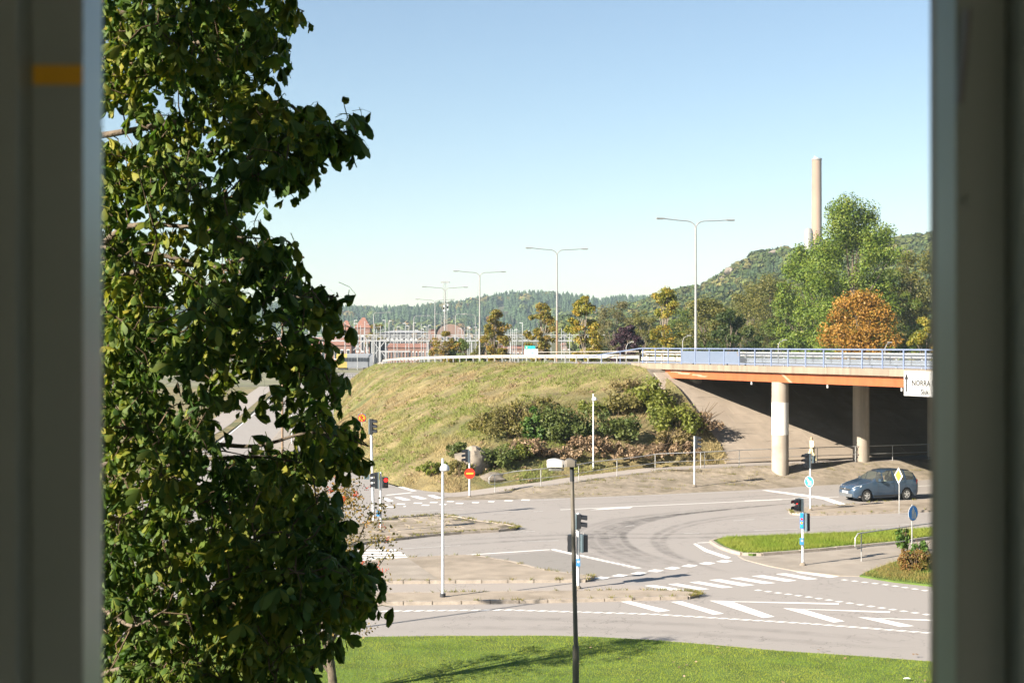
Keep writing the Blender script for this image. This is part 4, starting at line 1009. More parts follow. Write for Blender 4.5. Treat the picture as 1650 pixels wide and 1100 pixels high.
ST = [(2.20, .52, .36, .50, .60, .52, .66, .44), (2.13, .74, .26, .50, .68, .70, .75, .58), (1.95, .85, .21, .53, .80, .81, .87, .66), (1.60, .885, .20, .58, .92, .85, .99, .70), (1.25, .895, .20, .60, .99, .87, 1.07, .72), (1.00, .90, .20, .60, 1.03, .88, 1.13, .74),
      (.62, .90, .20, .60, 1.05, .88, 1.34, .70), (.25, .90, .20, .60, 1.06, .88, 1.54, .65), (-.10, .90, .20, .60, 1.07, .88, 1.63, .63), (-.60, .90, .20, .60, 1.08, .88, 1.665, .62), (-1.20, .90, .20, .60, 1.09, .88, 1.66, .61), (-1.70, .895, .21, .60, 1.10, .865, 1.61, .585), (-1.98, .87, .24, .62, 1.11, .83, 1.48, .55), (-2.12, .83, .30, .64, 1.06, .79, 1.22, .60), (-2.20, .74, .38, .62, .90, .70, .98, .56)]
def station(x):
    S = ST
    for i in range(len(S) - 1):
        if S[i][0] >= x >= S[i+1][0]:
            t = (S[i][0] - x) / (S[i][0] - S[i+1][0]); a, b, c, d = S[max(0, i-1)], S[i], S[i+1], S[min(len(S)-1, i+2)]
            return [0.5 * ((2*q) + (r-p)*t*.9 + (2*p-5*q+4*r-s)*t*t*.0 + 0) if False else q + (r - q) * t for p, q, r, s in zip(a[1:], b[1:], c[1:], d[1:])]
    return list(S[-1][1:])
def sec(x):
    hw, zb, zm, zbelt, hb, zt, ht = station(x)
    return [(0, zb), (hw * .93, zb), (hw * .99, zb + .10), (hw, zm), (hw * .995, (zm + zbelt) / 2), (hb, zbelt), (hb + (ht - hb) * .5, zbelt + (zt - zbelt) * .52), (ht, zt - .055), (ht * .8, zt - .02), (0, zt)]
car_c = Vector((21.55, 82.0, 0)); hdg = math.atan2(-.36, -.93)
cm = Matrix.Rotation(hdg, 3, 'Z'); car_c = Vector((21.57, 81.95, 0)) - cm @ Vector((0, .77, 0))
car = thing('parked_car', 'dark blue people carrier waiting at the stop line under the bridge', 'car', (car_c.x, car_c.y, .004), hdg); car.name = 'car'; car.scale = (1.02, 1.0, 1.07)
WB = 1.34
xs_ = sorted(set([s[0] for s in ST] + [.90, .80, .72, .30, .22, -.42, -.52, -1.18, -1.30, -1.86, -1.92] + [WB + d for d in (-.38, -.3, -.15, 0, .15, .3, .38)] + [-WB + d for d in (-.38, -.3, -.15, 0, .15, .3, .38)]), reverse=True)
SW = [(.72, .30), (.22, -.42), (-.52, -1.18), (-1.30, -1.86)]       # side window openings
def is_win(xa, xb): m_ = (xa + xb) / 2; return any(a > m_ > b for a, b in SW)
def arch_z(x):
    for w in (WB, -WB):
        d = abs(x - w)
        if d <= .381: return .31 + math.sqrt(max(0, .385**2 - d * d))
    return None
mb = MB(); secs = []
for x in xs_:
    s = sec(x); az = arch_z(x)
    if az: s = [(s[0][0], s[0][1])] + [(s[1][0], max(s[1][1], min(az, .69)))] + [(s[2][0], max(s[2][1], min(az + .001, .695)))] + [(s[3][0], max(s[3][1], min(az + .03, .72)))] + [(s[4][0], max(s[4][1], .80 if az > .6 else s[4][1]))] + s[5:]
    secs.append(s)
n = len(secs[0])
for sgn in (1, -1):
    vs = [(x, sgn * y, z) for x, s in zip(xs_, secs) for y, z in s]; fs = []
    for i in range(len(xs_) - 1):
        for j in range(n - 1):
            if j in (5, 6) and is_win(xs_[i], xs_[i+1]): continue
            if j in (7, 8) and .95 > (xs_[i] + xs_[i+1]) / 2 > .27: continue
            if j in (7, 8) and -1.99 > (xs_[i] + xs_[i+1]) / 2 > -2.11: continue
            q = (i*n+j, i*n+j+1, (i+1)*n+j+1, (i+1)*n+j); fs.append(q if sgn > 0 else q[::-1])
    mb.add(vs, fs)
    mb.add([(xs_[0], sgn * y, z) for y, z in secs[0]] , [tuple(range(n)) if sgn < 0 else tuple(range(n))[::-1]])
    mb.add([(xs_[-1], sgn * y, z) for y, z in secs[-1]], [tuple(range(n)) if sgn > 0 else tuple(range(n))[::-1]])
body = mb.build('body', 'car_blue', car, 38)
def surf(x, j, t=0.0, out=.006, sg=1):
    s = sec(x); y, z = s[j]; y2, z2 = s[min(j+1, n-1)]; y, z = y + (y2 - y) * t, z + (z2 - z) * t
    return (x, sg * (y + out), z + out * .3)
for sg in (1, -1):
    for (a, b) in SW:
        X = np.linspace(a, b, 4); vs = []
        for x in X: vs += [surf(x, 5, 0, .003, sg), surf(x, 6, 0, .003, sg), surf(x, 7, 0, .003, sg)]
        MB().add(vs, [(3*i+j, 3*i+j+1, 3*i+j+4, 3*i+j+3) for i in range(3) for j in range(2)]).build('side_window', 'car_glass', car, 60)
    for xh in (-.30, -1.05):
        p = surf(xh, 4, .55, .02, sg); MB().box(p, (.20, .03, .035)).build('door_handle', 'car_trim' if sg < 0 else 'car_blue', body)
    for xh in (.62, -.47, -1.24):
        P_ = [surf(xh, j, 0, .0035, sg) for j in (2, 3, 4, 5)]
        MB().add(P_ + [(p[0] - .014, p[1], p[2]) for p in P_], [(i, i+1, 5+i, 4+i) for i in range(3)]).build('door_seam', 'car_trim', body)
    p = surf(.52, 5, 0, .10, sg); mir = MB().box((p[0], p[1], p[2] + .06), (.13, .20, .15)).box((p[0], p[1] - sg * .09, p[2]), (.06, .1, .05)).build('wing_mirror', 'car_blue', car)
    MB().box((p[0] - .07, p[1], p[2] + .06), (.012, .17, .12)).build('mirror_glass', 'chrome', mir)
    hl = [(2.115, .56, .60), (1.98, .80, .66), (1.70, .875, .80), (1.66, .83, .88), (1.95, .72, .83), (2.10, .55, .72)]
    MB().add([(x + .02, sg * (y + .012), z + .015) for x, y, z in hl], [(0, 1, 2, 3, 4, 5) if sg < 0 else (5, 4, 3, 2, 1, 0)]).build('headlight', 'headlight', car)
    MB().add([(x, sg * (y + .008), z) for x, y, z in [(-1.98, .862, .84), (-2.14, .80, .84), (-2.13, .78, 1.10), (-2.0, .83, 1.12)]], [(0, 1, 2, 3)]).build('tail_lamp', 'taillight', car)
    MB().tube([surf(x, 7, .3, .02, sg) for x in np.linspace(.0, -1.65, 10)], .018, 6).build('roof_rail', 'car_trim', car, 60)
    MB().bar(surf(.92, 1, .8, .012, sg), surf(-.92, 1, .8, .012, sg), .02, .09).build('side_sill', 'car_trim', car)
    for w in (WB, -WB):
        wl = bpy.data.objects.new('wheel', None); col.objects.link(wl); wl.parent = car; wl.location = (w, sg * .77, .315)
        tm = MB(); pr = [(.20, -.10), (.29, -.105), (.315, -.08), (.315, .08), (.29, .105), (.20, .10)]; vs = []; N = 24
        for q in range(N):
            a = 2 * math.pi * q / N; vs += [(r * math.cos(a), y, r * math.sin(a)) for r, y in pr]
        tm.add(vs, [(q*6+j, q*6+(j+1) % 6, ((q+1) % N)*6+(j+1) % 6, ((q+1) % N)*6+j) for q in range(N) for j in range(6)]).build('tyre', 'tyre', wl, 50)
        rm = MB(); rr_ = []
        for q in range(N): a = 2 * math.pi * q / N; rr_ += [(.205 * math.cos(a), sg * .09, .205 * math.sin(a)), (.175 * math.cos(a), sg * .085, .175 * math.sin(a))]
        rm.add(rr_, [(2*q, 2*q+1, (2*q+3) % (2*N), (2*q+2) % (2*N)) for q in range(N)])
        for q in range(5):
            a = 2 * math.pi * q / 5 + .3; c_, s_ = math.cos(a), math.sin(a); px_, pz_ = -s_, c_
            rm.add([(.03*c_ + .035*px_, sg*.10, .03*s_ + .035*pz_), (.03*c_ - .035*px_, sg*.10, .03*s_ - .035*pz_), (.19*c_ - .045*px_, sg*.088, .19*s_ - .045*pz_), (.19*c_ + .045*px_, sg*.088, .19*s_ + .045*pz_)], [(0, 1, 2, 3)])
        rm.tube([(0, sg * .085, 0), (0, sg * .108, 0)], .055, 12).build('rim', 'rim', wl, 40)
        MB().tube([(0, sg * .01, 0), (0, sg * .05, 0)], .2, 18).build('brake_disc', 'car_trim', wl, 40)
        # wheel arch liner
        vs = []
        for q in range(15): a = math.pi * q / 14; vs += [(w + .384 * math.cos(a), sg * .885, .31 + .384 * math.sin(a)), (w + .384 * math.cos(a), sg * .45, .31 + .384 * math.sin(a))]
        ln_ = MB().add(vs, [(2*q, 2*q+1, 2*q+3, 2*q+2) for q in range(14)]); ln_.add([(w + .384 * math.cos(math.pi * q / 14), sg * .46, .31 + .384 * math.sin(math.pi * q / 14)) for q in range(15)], [tuple(range(15))])
        ln_.build('wheel_arch', 'car_trim', body)
MB().add([surf(x, j, 0, .004, sg) for x in (.94, .62, .28) for sg, j in ((1, 7), (1, 8), (1, 9), (-1, 8), (-1, 7))], [(5*i+j, 5*i+j+1, 5*i+j+6, 5*i+j+5) for i in range(2) for j in range(4)]).build('windscreen', 'car_glass', car, 60)
MB().add([surf(x, j, 0, .004, sg) for x in (-1.985, -2.115) for sg, j in ((1, 7), (1, 9), (-1, 7))], [(0, 1, 4, 3), (1, 2, 5, 4)]).build('rear_window', 'car_glass', car, 60)
gr = MB().box((2.185, 0, .645), (.05, .95, .085)).build('grille', 'car_trim', car)
MB().box((2.215, 0, .665), (.01, .9, .012)).build('grille_bar', 'chrome', gr)
em = MB().tube([(2.212, 0, .665), (2.222, 0, .663)], .062, 18).build('emblem', 'chrome', car, 40)
MB().tube([(2.2225, 0, .663), (2.2245, 0, .663)], .052, 18).build('emblem_field', 'car_trim', em, 40)
for a, b in (((-.035, .04), (0, -.005)), ((.035, .04), (0, -.005)), ((-.048, .012), (-.022, -.045)), ((-.022, -.045), (0, .0)), ((0, .0), (.022, -.045)), ((.022, -.045), (.048, .012))):
    MB().bar((2.226, a[0], .663 + a[1]), (2.226, b[0], .663 + b[1]), .008, .008).build('emblem_stroke', 'chrome', em)
MB().box((2.205, 0, .50), (.04, .56, .12)).build('number_plate', 'plate', car)
MB().add([(2.19, -.62, .27), (2.215, -.45, .25), (2.215, .45, .25), (2.19, .62, .27), (2.17, .66, .42), (2.21, .45, .43), (2.21, -.45, .43), (2.17, -.66, .42)], [(0, 1, 6, 7), (1, 2, 5, 6), (2, 3, 4, 5)]).build('lower_bumper', 'bumper_grey', car)
for sx, sy in ((-.05, .38), (-.05, -.38), (-.95, .38), (-.95, 0), (-.95, -.38)):
    s = MB().box((sx, sy, .48), (.5, .48, .2)).build('seat', 'seat', car); MB().box((sx - .27, sy, .85), (.14, .46, .62)).build('seat_back', 'seat', s); MB().box((sx - .30, sy, 1.24), (.1, .26, .18)).build('headrest', 'seat', s)
MB().box((.75, 0, .92), (.4, 1.45, .16)).build('dashboard', 'seat', car)
MB().box((-.6, 0, .30), (3.0, 1.5, .06)).build('floor_pan', 'car_trim', car)
P_ = [(.47 + .05 * math.sin(a), .38 + .18 * math.cos(a), .98 + .17 * math.sin(a)) for a in np.linspace(0, 2 * math.pi, 15)]
MB().tube(P_, .014, 6).build('steering_wheel', 'car_trim', car, 60)
dl = car_c + cm @ Vector((-.1, .38, .60))
drv = thing('person', 'driver in a pale shirt sitting inside the blue car', 'person', tuple(dl), hdg)
J2 = {'pelvis': ((0, 0, .08), (.15, .12)), 'waist': ((-.04, 0, .22), (.14, .11)), 'chest': ((-.07, 0, .42), (.165, .12)), 'neck0': ((-.07, 0, .54), .07), 'neck': ((-.06, 0, .60), .05), 'head0': ((-.03, 0, .68), (.075, .088)), 'head1': ((-.03, 0, .76), (.078, .092)), 'top': ((-.04, 0, .82), .05), 'nose': ((.065, 0, .71), .013)}
for s, nn_ in ((1, 'l'), (-1, 'r')):
    J2.update({'sh'+nn_: ((-.06, s * .18, .49), .065), 'el'+nn_: ((.10, s * .24, .30), .045), 'wr'+nn_: ((.42, s * .17, .40), .03), 'pa'+nn_: ((.50, s * .16, .42), (.022, .03)), 'hi'+nn_: ((.05, s * .1, .06), .09), 'kn'+nn_: ((.42, s * .12, .10), .065), 'an'+nn_: ((.66, s * .12, -.22), .042)})
    for q in range(4): J2['f%d%s' % (q, nn_)] = ((.555, s * .155, .445 - .022 * q), .009)
    J2['th'+nn_] = ((.52, s * .11, .455), .010)
E2 = [('pelvis', 'waist'), ('waist', 'chest'), ('chest', 'neck0'), ('neck0', 'neck'), ('neck', 'head0'), ('head0', 'head1'), ('head1', 'top'), ('head0', 'nose')]
for nn_ in 'lr': E2 += [('chest', 'sh'+nn_), ('sh'+nn_, 'el'+nn_), ('el'+nn_, 'wr'+nn_), ('wr'+nn_, 'pa'+nn_), ('pa'+nn_, 'th'+nn_), ('pelvis', 'hi'+nn_), ('hi'+nn_, 'kn'+nn_), ('kn'+nn_, 'an'+nn_)] + [('pa'+nn_, 'f%d%s' % (q, nn_)) for q in range(4)]
figure(drv, J2, E2, {'skin': M['skin']}, [('shirt', lambda c: .13 < c.z < .56 and c.x < .16, 'driver_shirt', .014), ('trousers', lambda c: c.z < .15, 'seat', .012), ('hair', lambda c: c.z > .74 and c.x < .02, 'hair', .012)])

# ================================================================== TREES AND SHRUBS
def leaf_cloud(centers, radii, per, size, rg, flat=.75, up=.3):
    """leaf quads spread through clumps; returns verts, quads"""
    C = np.repeat(centers, per, 0); Rr = np.repeat(radii, per, 0); n = len(C)
    d = rg.normal(size=(n, 3)); d /= np.linalg.norm(d, axis=1)[:, None]; r = rg.random(n) ** .45
    p = C + d * r[:, None] * Rr * np.array([1, 1, flat])
    nrm = d * .7 + rg.normal(size=(n, 3)) * .6 + np.array([0, 0, up]); nrm /= np.linalg.norm(nrm, axis=1)[:, None]
    t = np.cross(nrm, rg.normal(size=(n, 3))); t /= np.linalg.norm(t, axis=1)[:, None]; b = np.cross(nrm, t)
    s = size * (.6 + .8 * rg.random(n))[:, None]
    v = np.stack([p - t * s * .5, p + b * s * .33 + nrm * s * .08, p + t * s * .55, p - b * s * .33 + nrm * s * .08], 1).reshape(-1, 3)
    return v, np.arange(4 * n).reshape(-1, 4)
def tree(name, label, base, height, rad, leaf, clumps=60, per=90, size=.32, crown0=.25, trunk_r=.2, shape='oval', group=None, bark='bark', seed=1, density=1.0, lean=(0, 0)):
    rg = np.random.default_rng(seed); rr_ = random.Random(seed); base = Vector(base)
    t = thing(name, label, 'tree', tuple(base), group=group)
    z0, z1 = height * crown0, height
    cen, rad_ = [], []
    while len(cen) < clumps:
        u = rr_.random(); cr_ = rad * rr_.uniform(.18, .34); z = z0 + (z1 - z0 - cr_ * .7) * u
        prof = {'oval': math.sin(math.pi * (.12 + .80 * u)) ** .7, 'cone': (1 - u) ** .8 * .95 + .1, 'round': math.sin(math.pi * (.14 + .84 * u)) ** .6, 'full': math.sin(math.pi * (.22 + .74 * u)) ** .55, 'dome': (1 - u ** 3.2) ** .5 * (.82 + .18 * math.sin(u * 9 + seed)), 'top': (.35 + .65 * math.sin(math.pi * min(1, .15 + .75 * u)) ** .6)}[shape]
        a = rr_.random() * 2 * math.pi; q = rr_.random() ** .5 * rad * prof
        if shape in ('dome', 'round', 'oval') and float(wnoise(a * 1.1, u * 4.5, seed)) < .30: continue
        q *= .82 + .36 * float(wnoise(a * 1.3 + 7, u * 3.0, seed + 3))
        cen.append((math.cos(a) * q + lean[0] * u, math.sin(a) * q * .9 + lean[1] * u, z)); rad_.append(cr_)
    cen, rad_ = np.array(cen), np.array(rad_)[:, None] * np.ones(3)
    v, f = leaf_cloud(cen, rad_, int(per * density * 1.7), size * .82, rg)
    link('crown', np_mesh('crown', v, f, leaf), None, t)
    tm = MB(); top = Vector((lean[0] * .7, lean[1] * .7, height * .78))
    P = catmull([(0, 0, -.3), (rr_.uniform(-.2, .2), 0, height * .2), (rr_.uniform(-.3, .3) + lean[0] * .3, 0, height * .5), top], 4)
    tm.tube(P, [trunk_r * (1 - .8 * i / (len(P) - 1)) for i in range(len(P))], 8)
    tr = tm.build('trunk', bark, t, 60)
    lm = MB()
    for i in rr_.sample(range(clumps), min(22, clumps)):
        c = Vector(cen[i]); s0 = max(height * .15, c.z * rr_.uniform(.45, .75)); j = min(len(P) - 1, int(s0 / (height * .78) * (len(P) - 1))); a = P[j]
        md = a.lerp(c, .55) + Vector((0, 0, .08 * height * rr_.uniform(-.3, 1)))
        r0 = trunk_r * .38; lm.tube(catmull([a, md, c], 3), [r0 * (1 - .85 * q / 6) for q in range(7)], 5)
    lm.build('limb', bark, tr, 60)
    return t
def bush(label, base, w, h, leaf, n=24, per=60, size=.16, seed=1, cat='shrub', name='shrub', group=None, depth=.8, twigs=10, twig_m='twig', spike=0):
    rg = np.random.default_rng(seed); rr_ = random.Random(seed)
    t = thing(name, label, cat, tuple(base), group=group)
    cen = []; rad_ = []
    for i in range(n):
        a = rr_.random() * 2 * math.pi; q = rr_.random() ** .5; z = h * (.15 + .85 * rr_.random() * (1 - .45 * q))
        cen.append((math.cos(a) * q * w * .42, math.sin(a) * q * w * .42 * depth, z * .88)); r = min(w, h * 1.2) * rr_.uniform(.12, .24); rad_.append(r)
    v, f = leaf_cloud(np.array(cen), np.array(rad_)[:, None] * np.ones(3), per, size, rg, .9)
    link('foliage', np_mesh('foliage', v, f, leaf), None, t)
    mb = MB()
    for i in range(twigs + spike):
        a = rr_.random() * 2 * math.pi; q = rr_.uniform(.2, .55) * w; zz = h * rr_.uniform(.6, 1.1 if i >= twigs else .9)
        mb.tube([(0, 0, -.15), (math.cos(a) * q * .4, math.sin(a) * q * .35, zz * .6), (math.cos(a) * q, math.sin(a) * q * .8, zz)], [.03, .02, .008], 5)
    mb.build('stem', twig_m, t, 60)
    return t
LM = {}
def LMk(k, cols, **kw): LM[k] = leaf_mat('leaf_' + k, cols, **kw)
LMk('green', [(0.045, 0.078, 0.014), (0.075, 0.115, 0.018), (0.11, 0.145, 0.024), (0.16, 0.17, 0.03)])
LMk('bright', [(0.06, 0.105, 0.014), (0.095, 0.15, 0.018), (0.14, 0.185, 0.022), (0.20, 0.21, 0.028)], trans=.25)
LMk('olive', [(0.075, 0.085, 0.022), (0.11, 0.115, 0.026), (0.145, 0.135, 0.03), (0.20, 0.16, 0.036)])
LMk('grey_olive', [(0.10, 0.09, 0.04), (0.14, 0.125, 0.05), (0.17, 0.15, 0.06)])
LMk('dark', [(0.03, 0.052, 0.014), (0.045, 0.07, 0.017), (0.075, 0.095, 0.02)])
LMk('purple', [(0.022, 0.010, 0.016), (0.035, 0.016, 0.024), (0.055, 0.022, 0.028)], trans=.15)
LMk('orange', [(0.12, 0.12, 0.02), (0.26, 0.125, 0.022), (0.33, 0.165, 0.026), (0.30, 0.18, 0.03), (0.15, 0.14, 0.025)], nscale=.5, trans=.25)
LMk('autumn', [(0.09, 0.11, 0.02), (0.16, 0.15, 0.025), (0.25, 0.17, 0.025), (0.30, 0.14, 0.02)])
LMk('yellow', [(0.11, 0.14, 0.02), (0.19, 0.19, 0.025), (0.29, 0.22, 0.03), (0.36, 0.20, 0.025)])
LMk('shrub_dark', [(0.065, 0.09, 0.026), (0.095, 0.125, 0.032), (0.14, 0.155, 0.04)])
LMk('shrub_olive', [(0.12, 0.11, 0.035), (0.17, 0.15, 0.048), (0.23, 0.19, 0.055)])
LMk('shrub_lime', [(0.10, 0.13, 0.022), (0.16, 0.18, 0.03), (0.22, 0.22, 0.04)])
LMk('shrub_straw', [(0.17, 0.135, 0.055), (0.24, 0.185, 0.08), (0.30, 0.23, 0.10)])
LMk('shrub_rust', [(0.16, 0.08, 0.03), (0.22, 0.11, 0.035), (0.17, 0.13, 0.03), (0.10, 0.11, 0.025)])
LMk('vine', [(0.05, 0.10, 0.02), (0.08, 0.15, 0.028), (0.11, 0.18, 0.03)])
LMk('dead', [(0.17, 0.11, 0.065), (0.23, 0.155, 0.09), (0.29, 0.21, 0.125)], trans=.1)
# trees behind the bridge and the raised road
def T(label, px, top, wpx, D, leaf, zb, **kw):
    x = (px - CX) * D / F; h = 9 + (HY - top) * D / F - zb
    return tree(kw.pop('name', 'tree'), label, (x, D, zb), h, wpx * D / F / 2, LM[leaf], **kw)
T('small roadside tree with thin olive-brown crown beside the curving guard rail', 800, 497, 50, 185, 'autumn', 4, clumps=54, per=80, size=.30, crown0=.30, trunk_r=.14, shape='round', seed=11, bark='bark_light')
T('young tree turning orange on its left side before the conifer ridge', 872, 486, 48, 178, 'autumn', 4, clumps=54, per=80, size=.30, crown0=.30, trunk_r=.14, shape='round', seed=12, bark='bark_light')
T('young yellow-green tree with orange crest next to the olive willow', 943, 475, 58, 160, 'yellow', 4.2, clumps=54, per=80, size=.30, crown0=.30, trunk_r=.14, shape='round', seed=13, bark='bark_light')
T('soft olive willow-like tree behind the purple shrub', 990, 484, 78, 225, 'grey_olive', 2, clumps=60, per=130, size=.26, crown0=.12, seed=14)
T('dark purple-leaved tree low behind the sloping rail end', 1012, 522, 56, 190, 'purple', 2.5, clumps=44, per=110, size=.32, crown0=.1, shape='round', seed=15)
T('slender yellow tree with pale straight trunk before the dark grove', 1072, 461, 64, 178, 'yellow', 4, clumps=54, per=80, size=.30, crown0=.30, trunk_r=.14, shape='round', seed=16, bark='bark_light')
T('pale brown bushy tree between the purple tree and the yellow tree', 1040, 508, 60, 240, 'olive', 2, clumps=40, per=100, size=.34, crown0=.1, seed=17)
T('broad brownish-green tree behind the tallest street light', 1135, 474, 110, 225, 'olive', 2, clumps=70, per=120, size=.38, crown0=.12, shape='round', seed=18)
T('dark green tree right of the tallest street light', 1180, 494, 92, 195, 'dark', 2.5, clumps=60, per=120, size=.36, crown0=.1, shape='round', seed=19)
T('large olive tree on the left flank of the tall green tree', 1240, 436, 125, 270, 'olive', 2, clumps=90, per=120, size=.42, crown0=.1, shape='oval', seed=20)
T('olive tree crowding the foot of the wooded hill', 1205, 470, 80, 300, 'olive', 2, clumps=50, per=100, size=.42, crown0=.1, seed=120)
T('tallest bright green tree with ragged open crown beside the chimney', 1374, 300, 182, 205, 'bright', 2.5, clumps=125, per=270, size=.36, crown0=.06, trunk_r=.45, shape='dome', seed=21, name='tree')
T('green tree filling the gap left of the orange maple', 1315, 385, 130, 225, 'bright', 2.5, clumps=120, per=130, size=.40, crown0=.05, shape='oval', seed=22)
T('rounded orange maple glowing before the tall green tree', 1384, 463, 126, 165, 'orange', 3, clumps=170, per=90, size=.31, crown0=.04, shape='full', seed=33, name='maple_tree')
T('tall yellowish-olive tree between the green tree and window edge', 1468, 396, 120, 240, 'olive', 2.5, clumps=90, per=130, size=.42, crown0=.06, shape='oval', seed=24)
T('golden-orange small tree right of the orange maple', 1495, 500, 62, 155, 'yellow', 3, clumps=40, per=100, size=.32, crown0=.1, shape='round', seed=25)
T('tall leafy tree half hidden by the window frame', 1560, 420, 140, 215, 'green', 2.5, clumps=80, per=120, size=.42, crown0=.06, seed=26)
T('round leafy bush tree behind the third street light', 716, 533, 60, 200, 'autumn', 4.5, clumps=36, per=100, size=.30, crown0=.12, shape='round', seed=27)
T('low dark bush tree right of the leafy bush tree', 748, 543, 50, 200, 'green', 4.5, clumps=30, per=90, size=.30, crown0=.1, shape='round', seed=28)
T('low olive bush beneath the thin roadside tree', 782, 541, 50, 205, 'olive', 4.5, clumps=30, per=90, size=.30, crown0=.1, shape='round', seed=29)
T('autumn-brown tree before the red station tower', 607, 519, 36, 430, 'autumn', 2, clumps=30, per=70, size=.6, crown0=.1, shape='round', seed=30)
T('bare-looking pinkish thicket right of the arched hall', 792, 508, 46, 480, 'dead', 2, clumps=30, per=80, size=.6, crown0=.1, shape='round', seed=31)
T('grey-brown thicket behind the platform masts', 680, 523, 36, 520, 'dead', 2, clumps=24, per=70, size=.6, crown0=.1, shape='round', seed=32)

for i, (lab, px, top, w, D, lf) in enumerate((('rounded green tree between the brownish tree and the dark green tree', 1160, 486, 80, 250, 'green'), ('olive tree rising behind the dark green tree', 1215, 452, 90, 330, 'olive'), ('yellow-green tree at the left foot of the tall green tree', 1275, 470, 90, 235, 'green'), ('green tree behind the slender yellow tree', 1090, 490, 80, 290, 'green'), ('deep green tree right behind the orange maple', 1430, 430, 100, 235, 'green'), ('broad olive tree low behind the purple-leaved tree', 1030, 497, 80, 330, 'olive'))):
    T(lab, px, top, w, D, lf, 2, clumps=60, per=110, size=.4, crown0=.08, shape='round', seed=200 + i)
# shrubs on the embankment
def Bs(label, px, py, wpx, hpx, leaf, **kw):
    p = on_hill(px, py); s = p.y / F; return bush(label, p, wpx * s * 1.05, hpx * s, LM[leaf], **kw)
Bs('dark green bush in the middle of the embankment brush', 905, 706, 95, 72, 'shrub_dark', n=40, per=110, size=.19, seed=41)
Bs('dark twiggy bush right of the hillside lamp post', 990, 708, 95, 52, 'shrub_dark', n=34, per=90, size=.18, seed=42, spike=8)
Bs('upright bright green climber on the brush', 860, 712, 34, 66, 'vine', n=22, per=90, size=.20, seed=43)
Bs('olive brown bush above the boulder', 822, 706, 84, 72, 'shrub_olive', n=34, per=90, size=.18, seed=44, spike=8)
Bs('thin dry bush at the upper left of the brush', 782, 694, 70, 44, 'shrub_olive', n=24, per=70, size=.17, seed=45, spike=6)
Bs('yellow-green bush against the bridge abutment', 1048, 660, 78, 54, 'shrub_lime', n=34, per=100, size=.20, seed=46)
Bs('spreading green bush beside the paved slope', 1092, 696, 88, 60, 'shrub_lime', n=36, per=90, size=.19, seed=47)
Bs('dark bare bush reaching over the paved slope', 1128, 694, 72, 44, 'dead', n=22, per=60, size=.16, seed=48, spike=14)
Bs('brown bush between yellow-green bush and hillside lamp', 1005, 668, 62, 46, 'shrub_olive', n=24, per=80, size=.18, seed=49, spike=4)
Bs('low dark bush right beside the boulder', 800, 752, 62, 46, 'shrub_dark', n=26, per=80, size=.17, seed=50)
Bs('low bush at the left foot of the boulder', 742, 766, 40, 30, 'shrub_olive', n=18, per=70, size=.15, seed=51)
Bs('small bush left above the boulder', 738, 735, 36, 30, 'shrub_dark', n=18, per=70, size=.15, seed=52)
Bs('yellowish bush below the green climber', 838, 742, 60, 40, 'shrub_lime', n=20, per=70, size=.17, seed=53)
Bs('lime bush on the brush top above the dark bush', 955, 668, 52, 32, 'shrub_lime', n=18, per=70, size=.17, seed=54)
Bs('dry brown bush behind the dark green bush', 880, 668, 80, 34, 'shrub_olive', n=22, per=70, size=.17, seed=55, spike=6)
Bs('long dry heap of cut branches above the handrail', 1010, 736, 150, 28, 'dead', n=50, per=60, size=.16, seed=56, twigs=40)
Bs('brown heap of cut branches near the slim signal', 1085, 732, 100, 24, 'dead', n=34, per=60, size=.16, seed=57, twigs=30)
Bs('brown heap of twigs left of the hillside lamp', 905, 740, 90, 26, 'dead', n=30, per=50, size=.16, seed=58, twigs=26)
Bs('low weedy bush by the no-entry sign', 700, 762, 60, 24, 'shrub_lime', n=20, per=60, size=.15, seed=59)
Bs('rusty dry bush below the dark twiggy bush', 950, 728, 70, 34, 'dead', n=26, per=60, size=.16, seed=162, spike=6)
Bs('straw bush on the rim beside the yellow-green bush', 1010, 632, 60, 30, 'shrub_straw', n=20, per=60, size=.16, seed=163, spike=8)
Bs('low straw bush beneath the spreading green bush', 1075, 716, 80, 30, 'shrub_straw', n=24, per=60, size=.16, seed=165, spike=8)
Bs('brown thorny bush below the olive brown bush', 850, 738, 70, 40, 'dead', n=24, per=60, size=.16, seed=166, spike=8)
# shrubs in the planting bed on the right
p = G(1474, 918, .06)
bush('rust-coloured shrub at the end of the short handrail', p, 62 * p.y / F, 40 * p.y / F, LM['shrub_rust'], n=34, per=120, size=.085, seed=60)
p = G(1454, 890, .06)
bush('lanky green sapling growing up past the short handrail', p, 26 * p.y / F, 60 * p.y / F, LM['vine'], n=18, per=36, size=.13, seed=61, twigs=8)
p = G(1482, 897, .06)
bush('light green leafy shrub behind the rust-coloured shrub', p, 34 * p.y / F, 30 * p.y / F, LM['vine'], n=14, per=40, size=.12, seed=62, twigs=6)
# boulders
def rock(label, base, w, h, d, seed):
    rg = np.random.default_rng(seed); nu, nv_ = 26, 14; vs = []
    for j in range(nv_ + 1):
        ph = math.pi * j / nv_
        for i in range(nu):
            th = 2 * math.pi * i / nu; x, y, z = math.sin(ph) * math.cos(th), math.sin(ph) * math.sin(th), math.cos(ph)
            k_ = .55 + .95 * float(fbm(x * 1.6 + z * .9 + 5, y * 1.6 + z * 1.2 + 3, seed, 5)); k_ = round(k_ * 6) / 6 * .55 + k_ * .45
            vs.append((x * w / 2 * k_, y * d / 2 * k_, z * h * .62 * k_ + h * .28))
    mb = MB().add(vs, [(j*nu+i, j*nu+(i+1) % nu, (j+1)*nu+(i+1) % nu, (j+1)*nu+i) for j in range(nv_) for i in range(nu)])
    me = mb.mesh('boulder', 30); o = link('boulder', me, 'rock'); o.location = base; return tag(o, label, 'boulder')
